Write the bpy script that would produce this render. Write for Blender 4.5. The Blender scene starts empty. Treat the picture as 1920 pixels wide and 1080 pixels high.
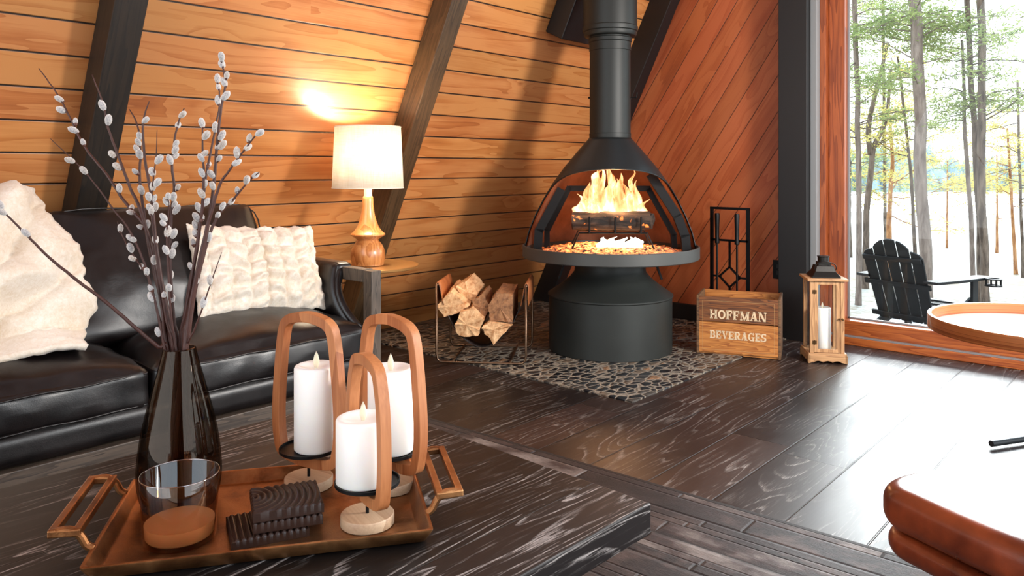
import bpy, bmesh, math, random
from mathutils import Vector, Matrix, noise
random.seed(7)
C = bpy.context.scene.collection
PI = math.pi
# ---------------------------------------------------------------- camera maths
F = 1454.0; H = 1.1; CX = 960.0; HY = 315.0
RX, RY, FX, FY = .6637, -.7483, .7480, .6634
LW = 4.15; T = 2.05; GX = 5.035
TH = math.atan(T)
def at(px, py, f):                       # point seen at a pixel at a known distance
    a = (px-CX)/F; b = (HY-py)/F
    return Vector(((a*RX+FX)*f, (a*RY+FY)*f, H+b*f))
def onz(px, py, z):
    return at(px, py, (z-H)*F/(HY-py))
# ---------------------------------------------------------------- objects
def tag(o, label=None, cat=None, group=None, kind=None):
    if label: o['label'] = label
    if cat: o['category'] = cat
    if group: o['group'] = group
    if kind: o['kind'] = kind
    return o
def thing(name, label, cat, loc=(0, 0, 0), rz=0, group=None):
    o = bpy.data.objects.new(name, None); C.objects.link(o)
    o.empty_display_size = .05
    o.location = loc; o.rotation_euler = (0, 0, rz)
    return tag(o, label, cat, group)
def obj(name, bm, mat, parent=None, smooth=False, bevel=0, seg=2, auto=None):
    me = bpy.data.meshes.new(name)
    bmesh.ops.recalc_face_normals(bm, faces=bm.faces)
    bm.to_mesh(me); bm.free()
    me.materials.append(mat)
    o = bpy.data.objects.new(name, me); C.objects.link(o)
    if smooth or auto is not None:
        for p in me.polygons: p.use_smooth = True
    if auto is not None:
        me.set_sharp_from_angle(angle=math.radians(auto))
    if bevel:
        m = o.modifiers.new('bevel', 'BEVEL'); m.width = bevel; m.segments = seg
        m.limit_method = 'ANGLE'; m.angle_limit = math.radians(40); m.harden_normals = False
    if parent: o.parent = parent
    return o
def struct(name, bm, mat, parent=None, **k):
    o = obj(name, bm, mat, parent, **k)
    o['kind'] = 'structure'
    return o
def B(): return bmesh.new()
def box(bm, c, s, M=None):
    vs = []
    for x in (-.5, .5):
        for y in (-.5, .5):
            for z in (-.5, .5):
                v = Vector((x*s[0], y*s[1], z*s[2])) + Vector(c)
                vs.append(bm.verts.new(M @ v if M else v))
    for f in ((0, 1, 3, 2), (4, 6, 7, 5), (0, 4, 5, 1), (2, 3, 7, 6), (0, 2, 6, 4), (1, 5, 7, 3)):
        bm.faces.new([vs[i] for i in f])
    return bm
def bar(bm, a, b, w, h, up=(0, 0, 1)):
    a = Vector(a); b = Vector(b); d = b-a; L = d.length; d.normalize()
    up = Vector(up); s = d.cross(up)
    if s.length < 1e-4: s = d.cross(Vector((1, 0, 0)))
    s.normalize(); u = s.cross(d)
    M = Matrix(((d.x, s.x, u.x, 0), (d.y, s.y, u.y, 0), (d.z, s.z, u.z, 0), (0, 0, 0, 1)))
    return box(bm, (0, 0, 0), (L, w, h), Matrix.Translation((a+b)/2) @ M)
def lathe(bm, prof, n=48, c=(0, 0, 0), M=None, close=False):
    c = Vector(c); rings = []
    for r, z in prof:
        if r < 1e-6:
            v = c+Vector((0, 0, z)); rings.append([bm.verts.new(M @ v if M else v)])
        else:
            rg = []
            for i in range(n):
                a = 2*PI*i/n; v = c+Vector((r*math.cos(a), r*math.sin(a), z))
                rg.append(bm.verts.new(M @ v if M else v))
            rings.append(rg)
    pairs = list(zip(rings, rings[1:]))
    if close: pairs.append((rings[-1], rings[0]))
    for A, Bq in pairs:
        if len(A) == 1 and len(Bq) == 1: continue
        for i in range(n):
            j = (i+1) % n
            if len(A) == 1: bm.faces.new((A[0], Bq[i], Bq[j]))
            elif len(Bq) == 1: bm.faces.new((A[i], Bq[0], A[j]))
            else: bm.faces.new((A[i], Bq[i], Bq[j], A[j]))
    return bm
def tube(bm, pts, rad, n=10, closed=False, caps=True):
    pts = [Vector(p) for p in pts]; N = len(pts)
    R = rad if isinstance(rad, (list, tuple)) else [rad]*N
    rings = []; prev = None
    for i, p in enumerate(pts):
        if closed: t = pts[(i+1) % N]-pts[i-1]
        else: t = pts[min(i+1, N-1)]-pts[max(i-1, 0)]
        t.normalize()
        if prev is None:
            s = t.cross(Vector((0, 0, 1)))
            if s.length < 1e-3: s = t.cross(Vector((0, 1, 0)))
        else: s = prev-t*prev.dot(t)
        s.normalize(); prev = s; u = t.cross(s)
        rings.append([bm.verts.new(p+(s*math.cos(2*PI*k/n)+u*math.sin(2*PI*k/n))*R[i]) for k in range(n)])
    M = N if closed else N-1
    for i in range(M):
        A = rings[i]; Q = rings[(i+1) % N]
        for k in range(n): bm.faces.new((A[k], Q[k], Q[(k+1) % n], A[(k+1) % n]))
    if caps and not closed:
        bm.faces.new(rings[0]); bm.faces.new(rings[-1][::-1])
    return bm
def catmull(P, n=8, closed=False):
    P = [Vector(p) for p in P]; out = []; N = len(P)
    for i in range(N if closed else N-1):
        if closed: a, b, c, d = P[i-1], P[i], P[(i+1) % N], P[(i+2) % N]
        else: a, b, c, d = P[max(i-1, 0)], P[i], P[i+1], P[min(i+2, N-1)]
        for k in range(n):
            t = k/n
            out.append(.5*((2*b)+(c-a)*t+(2*a-5*b+4*c-d)*t*t+(3*b-a-3*c+d)*t**3))
    if not closed: out.append(P[-1])
    return out
def prism(bm, poly, z0, z1, M=None):
    M = M or Matrix()
    a = [bm.verts.new(M @ Vector((p[0], p[1], z0))) for p in poly]
    b = [bm.verts.new(M @ Vector((p[0], p[1], z1))) for p in poly]
    bm.faces.new(a[::-1]); bm.faces.new(b)
    n = len(poly)
    for i in range(n): bm.faces.new((a[i], a[(i+1) % n], b[(i+1) % n], b[i]))
    return bm
def ringprism(bm, outer, inner, z0, z1, M=None):
    M = M or Matrix(); n = len(outer)
    q = [[bm.verts.new(M @ Vector((p[0], p[1], z))) for p in L] for L, z in ((outer, z0), (outer, z1), (inner, z1), (inner, z0))]
    for k in range(4):
        A = q[k]; D = q[(k+1) % 4]
        for i in range(n): bm.faces.new((A[i], A[(i+1) % n], D[(i+1) % n], D[i]))
    return bm
def puff(bm, s, r, cuts=20, crown=0, side=0, wr=0, ws=6, seed=0, M=None, sag=None):
    """a stuffed block: rounded box, crowned top, soft wrinkles"""
    t = bmesh.new(); bmesh.ops.create_cube(t, size=2)
    bmesh.ops.subdivide_edges(t, edges=t.edges, cuts=cuts, use_grid_fill=True)
    h = Vector(s)/2
    mp = {}
    for v in t.verts:
        u = v.co.copy()
        p = Vector((u.x*h.x, u.y*h.y, u.z*h.z))
        i = Vector([max(-(h[k]-r), min(h[k]-r, p[k])) for k in range(3)])
        d = p-i
        if d.length > 1e-7:
            w = Vector([abs(d[k])/r for k in range(3)])
            m = max(w)
            d = d.normalized()*r*m
        p = i+d
        bulge = (1-u.x**2)*(1-u.y**2)
        if crown: p.z += crown*bulge**.7*(1 if u.z > 0 else -.3)*abs(u.z)
        if side:
            p.y += side*(1-u.x**2)*(1-u.z**2)*(u.y)
            p.x += side*.6*(1-u.y**2)*(1-u.z**2)*(u.x)
        if wr:
            q = Vector((p.x*ws+seed*7.1, p.y*ws*1.3, p.z*ws))
            n1 = noise.noise(q); n2 = noise.noise(q*2.3+Vector((5, 1, 9)))
            e = max(abs(u.x), abs(u.y), )
            amp = wr*(.35+e*e)
            nv = Vector((u.x*(abs(u.x) > .9), u.y*(abs(u.y) > .9), u.z)).normalized() if u.length else Vector((0, 0, 1))
            p += nv*amp*((1-abs(n1)*3)*.6+n2*.6)
        mp[v] = bm.verts.new(M @ p if M else p)
    for f in t.faces: bm.faces.new([mp[v] for v in f.verts])
    t.free(); return bm
# ---------------------------------------------------------------- materials
def mat(name):
    m = bpy.data.materials.new(name); m.use_nodes = True
    nt = m.node_tree; nt.nodes.clear()
    return m, G(nt)
class G:
    def __init__(s, nt): s.nt = nt
    def n(s, t, **k):
        x = s.nt.nodes.new(t)
        for a, b in k.items(): setattr(x, a, b)
        return x
    def l(s, a, b): s.nt.links.new(a, b)
    def put(s, sock, v):
        if v is None: return
        if isinstance(v, bpy.types.NodeSocket): s.l(v, sock)
        else:
            if hasattr(sock.default_value, '__len__') and not hasattr(v, '__len__'): v = (v,)*len(sock.default_value)
            if hasattr(sock.default_value, '__len__') and len(sock.default_value) == 4 and len(v) == 3: v = (*v, 1)
            sock.default_value = v
    def m(s, op, a, b=None, c=None, clamp=False):
        x = s.n('ShaderNodeMath', operation=op, use_clamp=clamp)
        for i, v in enumerate((a, b, c)): s.put(x.inputs[i], v)
        return x.outputs[0]
    def v(s, op, a, b=None):
        x = s.n('ShaderNodeVectorMath', operation=op)
        s.put(x.inputs[0], a); s.put(x.inputs[1], b)
        return x.outputs['Value'] if op in ('DOT_PRODUCT', 'LENGTH', 'DISTANCE') else x.outputs[0]
    def xyz(s, x, y, z):
        c = s.n('ShaderNodeCombineXYZ')
        for i, v in enumerate((x, y, z)): s.put(c.inputs[i], v)
        return c.outputs[0]
    def sep(s, v):
        c = s.n('ShaderNodeSeparateXYZ'); s.l(v, c.inputs[0]); return c.outputs
    def co(s, k='Object'): return s.n('ShaderNodeTexCoord').outputs[k]
    def noise(s, v, sc=5, det=2, rough=.5, dist=0, w=None):
        x = s.n('ShaderNodeTexNoise'); s.put(x.inputs['Vector'], v); x.inputs['Scale'].default_value = sc
        x.inputs['Detail'].default_value = det; x.inputs['Roughness'].default_value = rough; x.inputs['Distortion'].default_value = dist
        return x.outputs['Fac']
    def white(s, v):
        x = s.n('ShaderNodeTexWhiteNoise', noise_dimensions='3D'); s.put(x.inputs['Vector'], v); return x.outputs
    def vor(s, v, sc=5, feat='F1', rnd=1, out='Distance'):
        x = s.n('ShaderNodeTexVoronoi', feature=feat); s.put(x.inputs['Vector'], v)
        x.inputs['Scale'].default_value = sc; x.inputs['Randomness'].default_value = rnd
        return x.outputs
    def ramp(s, f, stops, interp='LINEAR'):
        x = s.n('ShaderNodeValToRGB'); x.color_ramp.interpolation = interp
        e = x.color_ramp.elements
        while len(e) < len(stops): e.new(.5)
        for i, (p, c) in enumerate(stops):
            e[i].position = p; e[i].color = (*c, 1) if len(c) == 3 else c
        s.put(x.inputs[0], f); return x.outputs[0]
    def mr(s, f, a, b, c=0, d=1, clamp=True):
        x = s.n('ShaderNodeMapRange', clamp=clamp)
        for i, v in enumerate((f, a, b, c, d)): s.put(x.inputs[i], v)
        return x.outputs[0]
    def mix(s, f, a, b, bt='MIX'):
        x = s.n('ShaderNodeMix', data_type='RGBA', blend_type=bt)
        s.put(x.inputs[0], f); s.put(x.inputs[6], a); s.put(x.inputs[7], b)
        return x.outputs[2]
    def hsv(s, c, h=.5, sa=1, va=1):
        x = s.n('ShaderNodeHueSaturation'); s.put(x.inputs['Hue'], h); s.put(x.inputs['Saturation'], sa); s.put(x.inputs['Value'], va); s.put(x.inputs['Color'], c)
        return x.outputs[0]
    def bump(s, h, st=.3, d=.01, nrm=None):
        x = s.n('ShaderNodeBump'); s.put(x.inputs['Strength'], st); s.put(x.inputs['Distance'], d); s.put(x.inputs['Height'], h)
        if nrm: s.l(nrm, x.inputs['Normal'])
        return x.outputs[0]
    def out(s, sh):
        o = s.n('ShaderNodeOutputMaterial'); s.l(sh, o.inputs[0])
    def pbr(s, col, rough=.5, metal=0, nrm=None, **k):
        p = s.n('ShaderNodeBsdfPrincipled')
        s.put(p.inputs['Base Color'], col); s.put(p.inputs['Roughness'], rough); s.put(p.inputs['Metallic'], metal)
        if nrm is not None: s.l(nrm, p.inputs['Normal'])
        for a, b in k.items(): s.put(p.inputs[a.replace('_', ' ')], b)
        s.out(p.outputs[0]); return p
def hexc(h):
    r = [int(h[i:i+2], 16)/255 for i in (0, 2, 4)]
    return tuple(c/12.92 if c <= .04045 else ((c+.055)/1.055)**2.4 for c in r)
def simple(name, col, rough=.5, metal=0, bs=0, bst=.2, bd=.002, var=0, vs=8, stretch=None, **k):
    m, g = mat(name); c = g.co(); col = hexc(col) if isinstance(col, str) else col
    if stretch: c = g.v('MULTIPLY', c, stretch)
    base = col
    if var:
        base = g.hsv(col, .5, 1, g.mr(g.noise(c, vs, 4, .6), .3, .7, 1-var, 1+var))
    nr = g.bump(g.noise(c, bs, 5, .6), bst, bd) if bs else None
    g.pbr(base, rough, metal, nr, **k)
    return m
def boards(name, U, V, width, length, dark, mid, light, seam=(.01, .006, .004), sw=.003, rough=(.4, .55), ringk=9, stretch=(1.1, 9), knots=.35, kw=.07, var=.25, huevar=.01, gb=.15, sb=.5, pore=None, coat=0, groove_d=.004, rs=1.0, spec=.5):
    m, g = mat(name); P = g.co()
    u = g.v('DOT_PRODUCT', P, U); v = g.v('DOT_PRODUCT', P, V)
    vr = g.m('DIVIDE', v, width); row = g.m('FLOOR', vr); fv = g.m('FRACT', vr)
    rr = g.white(g.xyz(row, 3.3, 1.7))[0]
    ur = g.m('ADD', g.m('DIVIDE', u, length), g.m('MULTIPLY', rr, 7.31)); cl = g.m('FLOOR', ur); fu = g.m('FRACT', ur)
    idw = g.white(g.xyz(row, cl, 5.1)); idv = idw[0]; idc = idw[1]
    ids = g.sep(idc)
    ev = g.m('MULTIPLY', g.m('MINIMUM', fv, g.m('SUBTRACT', 1, fv)), width)
    eu = g.m('MULTIPLY', g.m('MINIMUM', fu, g.m('SUBTRACT', 1, fu)), length)
    e = g.m('MINIMUM', ev, g.m('MULTIPLY', eu, 1.6))
    sm = g.mr(e, sw*.35, sw, 1, 0)
    off = g.m('MULTIPLY', idv, 53.0)
    # knots
    kc = g.xyz(g.m('MULTIPLY', u, .62), g.m('MULTIPLY', v, 1.0), off)
    vo = g.vor(kc, 1.0/(width*1.15)*.75, 'F1')
    kd = vo['Distance']; ks = g.sep(vo['Color'])[0]
    on = g.mr(ks, 1-knots, 1-knots+.02, 0, 1)
    warp = g.m('MULTIPLY', g.m('MULTIPLY', on, g.mr(kd, 0, .42, 1, 0)), .55)
    gc = g.xyz(g.m('MULTIPLY', u, stretch[0]), g.m('MULTIPLY', v, stretch[1]), off)
    nn = g.noise(gc, 1.0, 2, .45, .25)
    ring = g.m('FRACT', g.m('MULTIPLY', g.m('ADD', nn, g.m('MULTIPLY', warp, .5)), ringk))
    ring = g.m('MULTIPLY', g.m('POWER', ring, 2.2), 1)
    fine = g.noise(g.xyz(g.m('MULTIPLY', u, 3.0), g.m('MULTIPLY', v, 160), off), 1.0, 3, .6)
    blot = g.noise(g.xyz(g.m('MULTIPLY', u, 2.5), g.m('MULTIPLY', v, 7), off), 1.0, 3, .5)
    knot = g.m('MULTIPLY', on, g.mr(kd, kw*.45, kw, 1, 0))
    if pore is None:
        t = g.m('ADD', g.m('MULTIPLY', ring, .42*rs), g.m('MULTIPLY', g.m('SUBTRACT', fine, .5), .5))
        t = g.m('ADD', t, g.m('MULTIPLY', g.m('SUBTRACT', blot, .5), .9*min(1,rs+.3)))
        t = g.m('ADD', t, g.m('MULTIPLY', g.m('SUBTRACT', idv, .5), var))
        col = g.ramp(t, [(0, light), (.3, mid), (.85, dark)])
        col = g.mix(knot, col, tuple(c*.12 for c in dark))
        col = g.mix(g.m('MULTIPLY', g.m('MULTIPLY', on, g.mr(kd, kw, kw*2.4, .55, 0)), 1), col, dark)
    else:
        # dark stained oak with pale grain rubbed into the pores
        pr = g.m('FRACT', g.m('MULTIPLY', g.m('ADD', nn, g.m('MULTIPLY', warp, .3)), ringk))
        line = g.m('MULTIPLY', g.mr(pr, .74, .92, 0, 1), g.mr(pr, .95, 1.0, 1, 0))
        st = g.noise(g.xyz(g.m('MULTIPLY', u, 22), g.m('MULTIPLY', v, 330), off), 1.0, 2, .6)
        st2 = g.noise(g.xyz(g.m('MULTIPLY', u, 9), g.m('MULTIPLY', v, 210), off), 1.0, 2, .6)
        brk = g.mr(st, .42, .56, 0, 1)
        area = g.mr(blot, .42, .60, .05, 1)
        k = g.m('MULTIPLY', g.m('MULTIPLY', line, brk), area)
        k = g.m('ADD', k, g.m('MULTIPLY', g.mr(st2, .58, .70, 0, .7), g.m('MULTIPLY', area, g.mr(pr, .2, .7, .15, 1))))
        col0 = g.ramp(g.m('ADD', g.m('MULTIPLY', idv, .6), g.m('MULTIPLY', blot, .5)), [(.15, dark), (.55, mid), (.95, light)])
        col = g.mix(g.m('MULTIPLY', k, pore[1], clamp=True), col0, pore[0])
        t = k
    col = g.hsv(col, g.mr(ids[1], 0, 1, .5-huevar, .5+huevar), 1, g.mr(ids[2], 0, 1, 1-var*.5, 1+var*.5))
    col = g.mix(sm, col, seam)
    hgt = g.m('SUBTRACT', g.m('MULTIPLY', t, -gb), g.m('MULTIPLY', sm, sb*10))
    nr = g.bump(hgt, .6, groove_d*.25)
    r = g.mr(g.m('ADD', blot, g.m('MULTIPLY', fine, .3)), .4, .9, rough[0], rough[1])
    g.pbr(col, r, 0, nr, Coat_Weight=coat, Coat_Roughness=.25, Specular_IOR_Level=spec)
    return m
def woody(name, dark, light, U=(1, 0, 0), V=(0, 1, 0), W=(0, 0, 1), k=14, st=(2, 14), rough=.5, gb=.1, fine=200, **kw):
    """plain wood, grain along U"""
    m, g = mat(name); P = g.co()
    dark = hexc(dark) if isinstance(dark, str) else dark; light = hexc(light) if isinstance(light, str) else light
    u = g.v('DOT_PRODUCT', P, U); v = g.v('DOT_PRODUCT', P, V); w = g.v('DOT_PRODUCT', P, W)
    ob = g.n('ShaderNodeObjectInfo').outputs['Random']
    gc = g.xyz(g.m('ADD', g.m('MULTIPLY', u, st[0]), g.m('MULTIPLY', ob, 31)), g.m('MULTIPLY', v, st[1]), g.m('MULTIPLY', w, st[1]))
    n = g.noise(gc, 1, 2, .5, .2)
    ring = g.m('POWER', g.m('FRACT', g.m('MULTIPLY', n, k)), 1.5)
    f = g.noise(g.xyz(g.m('MULTIPLY', u, 8), g.m('MULTIPLY', v, fine), g.m('MULTIPLY', w, fine)), 1, 2, .6)
    t = g.m('ADD', g.m('MULTIPLY', ring, .5), g.m('MULTIPLY', f, .6))
    col = g.ramp(t, [(.15, light), (.85, dark)])
    g.pbr(col, rough, 0, g.bump(t, gb, .002), **kw)
    return m
def leather(name, c1, c2, rough=.35, sc=420, bs=.18, **k):
    m, g = mat(name); P = g.co()
    n = g.noise(P, 7, 4, .6)
    col = g.mix(g.mr(n, .35, .7), hexc(c1), hexc(c2))
    vo = g.vor(P, sc)['Distance']
    w = g.noise(P, 30, 4, .6, .6)
    nr = g.bump(g.m('ADD', g.m('MULTIPLY', vo, .25), w), bs, .003)
    g.pbr(col, g.mr(n, .3, .7, rough-.07, rough+.1), 0, nr, **k)
    return m
def plush(name, c1, c2, sc=60, bs=.6):
    m, g = mat(name); P = g.co()
    n = g.noise(P, sc, 5, .7, .8); n2 = g.noise(P, sc*5, 3, .7); n3 = g.noise(P, 9, 2)
    col = g.mix(g.mr(g.m('ADD', n, g.m('MULTIPLY', n3, .6)), .6, 1.0), hexc(c1), hexc(c2))
    nr = g.bump(g.m('ADD', n, g.m('MULTIPLY', n2, .6)), bs, .008)
    g.pbr(col, .95, 0, nr, Sheen_Weight=.35, Sheen_Roughness=.5)
    return m
def glass(name, tint=(1, 1, 1), rough=.02, ior=1.45, face=.0):
    """thin glass: tinted see-through plus mirror by angle"""
    m, g = mat(name)
    tr = g.n('ShaderNodeBsdfTransparent'); g.put(tr.inputs[0], tint)
    gl = g.n('ShaderNodeBsdfGlossy'); gl.inputs['Roughness'].default_value = rough
    fr = g.n('ShaderNodeFresnel'); fr.inputs[0].default_value = ior
    bf = g.m('SUBTRACT', 1, g.n('ShaderNodeNewGeometry').outputs['Backfacing'])
    mx = g.n('ShaderNodeMixShader'); g.put(mx.inputs[0], g.m('MULTIPLY', g.m('ADD', fr.outputs[0], face, clamp=True), bf))
    g.l(tr.outputs[0], mx.inputs[1]); g.l(gl.outputs[0], mx.inputs[2]); g.out(mx.outputs[0])
    return m
# setting
SL_DARK, SL_MID, SL_LIGHT = hexc('8a4612'), hexc('c67a33'), hexc('e0a055')
M_slope = boards('slope_pine', (1, 0, 0), (0, 1, 0), .1437, 11, hexc('84451c'), hexc('b4703a'), hexc('c6874f'), sw=.006, knots=.24, kw=.045, rough=(.36, .5), var=.24, ringk=6, rs=.85, coat=.55, stretch=(.8, 8), huevar=.004)
A = math.radians(56)
M_gable = boards('gable_pine', (-math.cos(A), math.sin(A), 0), (math.sin(A), math.cos(A), 0), .135, 40, hexc('6e2f14'), hexc('984a26'), hexc('a85a34'), sw=.0032, seam=(.05, .015, .006), knots=.42, kw=.065, rough=(.4, .55), var=.2, ringk=5, rs=.7, coat=.1, stretch=(.8, 8), huevar=.003)
M_floor = boards('floor_oak', (1, 0, 0), (0, 1, 0), .2415, 1.9, hexc('130e0d'), hexc('241b18'), hexc('382822'), sw=.0038, knots=.12, kw=.03, rough=(.36, .48), var=.35, ringk=20, stretch=(.6, 5), pore=(hexc('98928c'), .55), gb=.2, sb=.4, coat=.0, huevar=.004, spec=.36)
M_table = boards('table_oak', (1, 0, 0), (0, 1, .9), .26, 60, hexc('0a0808'), hexc('120f0f'), hexc('1a1514'), sw=.0015, knots=.3, kw=.02, rough=(.40, .5), var=.2, ringk=30, stretch=(.6, 4.5), pore=(hexc('aaa39e'), .85), gb=.2, sb=.3, spec=.3)
M_beam = woody('dark_beam', '1a120c', '38281b', (0, 0, 1), (1, 0, 0), (0, 1, 0), k=9, st=(1.5, 12), rough=.45)
M_black = simple('black_trim', '100e0f', .5, 0, 90, .1, .001)
M_frame = woody('window_wood', '7a3413', 'b5652f', (0, 1, 0), (1, 0, 0), (0, 0, 1), k=8, st=(1.2, 14), rough=.35)
M_jamb = woody('jamb_wood', '6b2f16', 'a3572d', (0, 0, 1), (1, 0, 0), (0, 1, 0), k=7, st=(1.2, 14), rough=.35)
M_alum = simple('pale_trim', '7d7f80', .45, .0, 60, .05)
M_pane = glass('window_glass', (.97, .985, .98), 0, 1.4)
M_iron = simple('stove_black', '272a28', .50, .25, 300, .12, .0006, var=.15, vs=5)
M_ironi = simple('hood_rust_firelit', '6e4630', .8, .0, 60, .3, .002, var=.35, vs=9)  # rust brown, with the fire's orange light put into the colour
M_steel = simple('black_steel', '0c0c0d', .5, .6)
# ---------------------------------------------------------------- floor, walls
bm = B(); box(bm, (1.1, 1.2, -.05), (8.2, 6.6, .1)); struct('floor', bm, M_floor)
# sloped wall: local X along the ridge, local Y up the slope
def slope_matrix(y0, sgn):
    # sgn=+1: left wall leaning over towards -y
    up = Vector((0, -sgn*math.cos(TH), math.sin(TH))); x = Vector((1, 0, 0)); z = x.cross(up)
    return Matrix(((x.x, up.x, z.x, 0), (x.y, up.y, z.y, y0), (x.z, up.z, z.z, 0), (0, 0, 0, 1)))
SM = slope_matrix(LW, 1)
LEN = 6.5
bm = B(); box(bm, (1.1, LEN/2-.05, -.03), (8.2, LEN, .06))
o = struct('wall_left', bm, M_slope); o.matrix_world = SM
INN = 1                                                       # local z sign that points into the room
YR = -1.75                                                    # foot of the opposite slope
SR = slope_matrix(YR, -1)
IR = -1
LIGHT_GAP = (0, 4.3, .10, 2.7)                                   # unseen opening added in the opposite slope to admit daylight
bm = B()
for (x0, x1, a, b) in ((-3, LIGHT_GAP[0], -.05, LEN), (LIGHT_GAP[1], 5.2, -.05, LEN), (LIGHT_GAP[0], LIGHT_GAP[1], -.05, LIGHT_GAP[2]), (LIGHT_GAP[0], LIGHT_GAP[1], LIGHT_GAP[3], LEN)):
    box(bm, ((x0+x1)/2, (a+b)/2, -.03*IR), (x1-x0, b-a, .06))
o = struct('wall_right', bm, M_slope); o.matrix_world = SR
# gable wall, local X = y, local Y = z, local Z = out of the room (+x)
GMX = Matrix(((0, 0, 1, GX), (1, 0, 0, 0), (0, 1, 0, 0), (0, 0, 0, 1)))
def yl(z): return LW-z/T
bm = B()
ZT = 6.2
WY = 1.88                                                     # right end of the boarded part
WTOP = 2.9
poly = [(yl(-.05)+.05, -.05), (WY, -.05), (WY, WTOP), (YR+WTOP/T, WTOP), ((LW+YR)/2, (LW-(LW+YR)/2)*T)]
prism(bm, poly, 0, .12)
o = struct('wall_gable', bm, M_gable); o.matrix_world = GMX
# trims -----------------------------------------------------------
def rafter(n, x, w, d, mt, L=LEN):
    bm = B(); box(bm, (0, L/2, INN*d/2), (w, L, d))
    o = struct('trim_%d' % n, bm, mt, bevel=.004); o.matrix_world = Matrix.Translation((x, 0, 0)) @ SM
    return o
M_raft = woody('rafter_wood', '2e2013', '54402a', (0, 1, 0), (1, 0, 0), (0, 0, 1), k=8, st=(1.2, 16), rough=.42)
rafter(1, 1.285, .125, .15, woody('dark_rafter_wood', '0f0b08', '271d14', (0, 1, 0), (1, 0, 0), (0, 0, 1), k=8, st=(1.2, 16), rough=.5))
rafter(2, 2.965, .115, .15, M_raft)
rafter(3, GX-.06, .115, .17, M_black)
bm = B(); box(bm, (4.965, 1.948, 1.6), (.14, .185, 3.4)); struct('trim_4', bm, M_black, bevel=.004)
bm = B(); box(bm, (5.0, 1.835, 1.6), (.1, .04, 3.4)); struct('trim_5', bm, M_alum, bevel=.003)
bm = B(); box(bm, (5.02, 3.05, .06), (.03, 2.1, .12)); struct('baseboard_gable', bm, M_black, bevel=.003)
# window ----------------------------------------------------------
win = thing('window_1', None, None, (GX, 0, 0)); win['kind'] = 'structure'
bm = B(); box(bm, (.02, 1.797, 1.6), (.10, .036, 3.2)); struct('casing', bm, M_jamb, win, bevel=.004)
bm = B(); box(bm, (.07, 1.728, 1.6), (.09, .10, 3.2)); struct('jamb', bm, M_jamb, win, bevel=.006)
bm = B(); box(bm, (.02, .25, .024), (.12, 3.1, .048)); struct('sill_base', bm, M_frame, win, bevel=.004)
bm = B(); box(bm, (.06, .25, .098), (.11, 2.9, .092)); struct('sill', bm, M_frame, win, bevel=.006)
bm = B(); box(bm, (.0, .25, .0515), (.07, 3.1, .005)); struct('sill_strip', bm, M_alum, win)
bm = B(); box(bm, (.06, .0, 2.85), (.11, 3.3, .1)); struct('head', bm, M_frame, win, bevel=.006)
bm = B(); box(bm, (.09, .2, 1.47), (.006, 2.98, 2.66)); struct('pane', bm, M_pane, win)
bm = B(); box(bm, (.083, 1.672, 1.47), (.012, .012, 2.66)); box(bm, (.083, .2, .15), (.012, 2.95, .01)); struct('gasket', bm, M_alum, win)

# hearth ----------------------------------------------------------
def pebble_mat():
    m, g = mat('pebble_mosaic'); P = g.co()
    q = g.v('MULTIPLY', P, (.72, 1.25, 1)); q = g.v('ADD', q, g.v('MULTIPLY', g.n('ShaderNodeTexNoise').outputs['Color'], (.0, .0, .0)))
    e = g.vor(q, 19, 'DISTANCE_TO_EDGE', .95)['Distance']; c = g.vor(q, 19, 'F1', .95)
    cs = g.sep(c['Color'])
    stone = g.ramp(cs[0], [(0, hexc('15161a')), (.35, hexc('2b2c2d')), (.6, hexc('4a4540')), (.82, hexc('6b5c4d')), (.97, hexc('8c6b50'))], 'CONSTANT')
    stone = g.hsv(stone, .5, 1, g.mr(g.noise(P, 40, 3), .3, .7, .7, 1.3))
    k = g.mr(e, .05, .11, 0, 1)
    col = g.mix(k, g.hsv(hexc('82786a'), .5, 1, g.mr(g.noise(P, 60, 3), .3, .7, .7, 1.2)), stone)
    h = g.mr(e, .03, .25, 0, 1)
    g.pbr(col, g.mr(k, 0, 1, .85, .38), 0, g.bump(h, .9, .006))
    return m
bm = B(); box(bm, (4.06, 3.07, .004), (1.95, 2.17, .008)); tag(struct('trim_6', bm, pebble_mat()))
# ---------------------------------------------------------------- freestanding fireplace
SX, SY = 3.924, 2.683
stove = thing('fireplace', 'black freestanding conical fireplace with open hood and burning logs', 'fireplace', (SX, SY, .008))
face = math.atan2(-SY, -SX)+.06
Zs = -.008
bm = B(); lathe(bm, [(0, .0), (.368, .0), (.371, .004), (.371, .318), (.377, .324), (.377, .332), (.362, .342), (.30, .385), (.245, .43), (.217, .465), (.212, .50), (.212, .548), (0, .548)], 72)
obj('pedestal', bm, M_iron, stove, auto=35)
bm = B(); box(bm, (0, 0, .545), (.60, .30, .025)); Mz = Matrix.Rotation(face+PI/2, 4, 'Z')
bmesh.ops.transform(bm, matrix=Mz, verts=bm.verts)
for s in (-1, 1):
    p = Mz @ Vector((s*.27, .0, .53)); q = Mz @ Vector((s*.31, .0, .42)); bar(bm, p, q, .04, .012)
obj('mounting_plate', bm, M_steel, stove)
bm = B(); lathe(bm, [(0, .556), (.50, .550), (.527, .553), (.532, .558), (.532, .621), (.529, .625), (.522, .625), (.520, .62), (.520, .585), (.49, .572), (0, .572)], 96)
M_pan = simple('pan_grey', '4a4b49', .5, .4, 300, .1, .0006)
obj('fire_pan', bm, M_pan, stove, auto=35)
HP = [(.607, .519), (.70, .497), (.80, .457), (.90, .405), (1.0, .345), (1.1, .272), (1.2, .188), (1.272, .125)]
def hr(z):
    for (a, ra), (b, rb) in zip(HP, HP[1:]):
        if z <= b: return ra+(rb-ra)*(z-a)/(b-a)
    return HP[-1][1]
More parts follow.
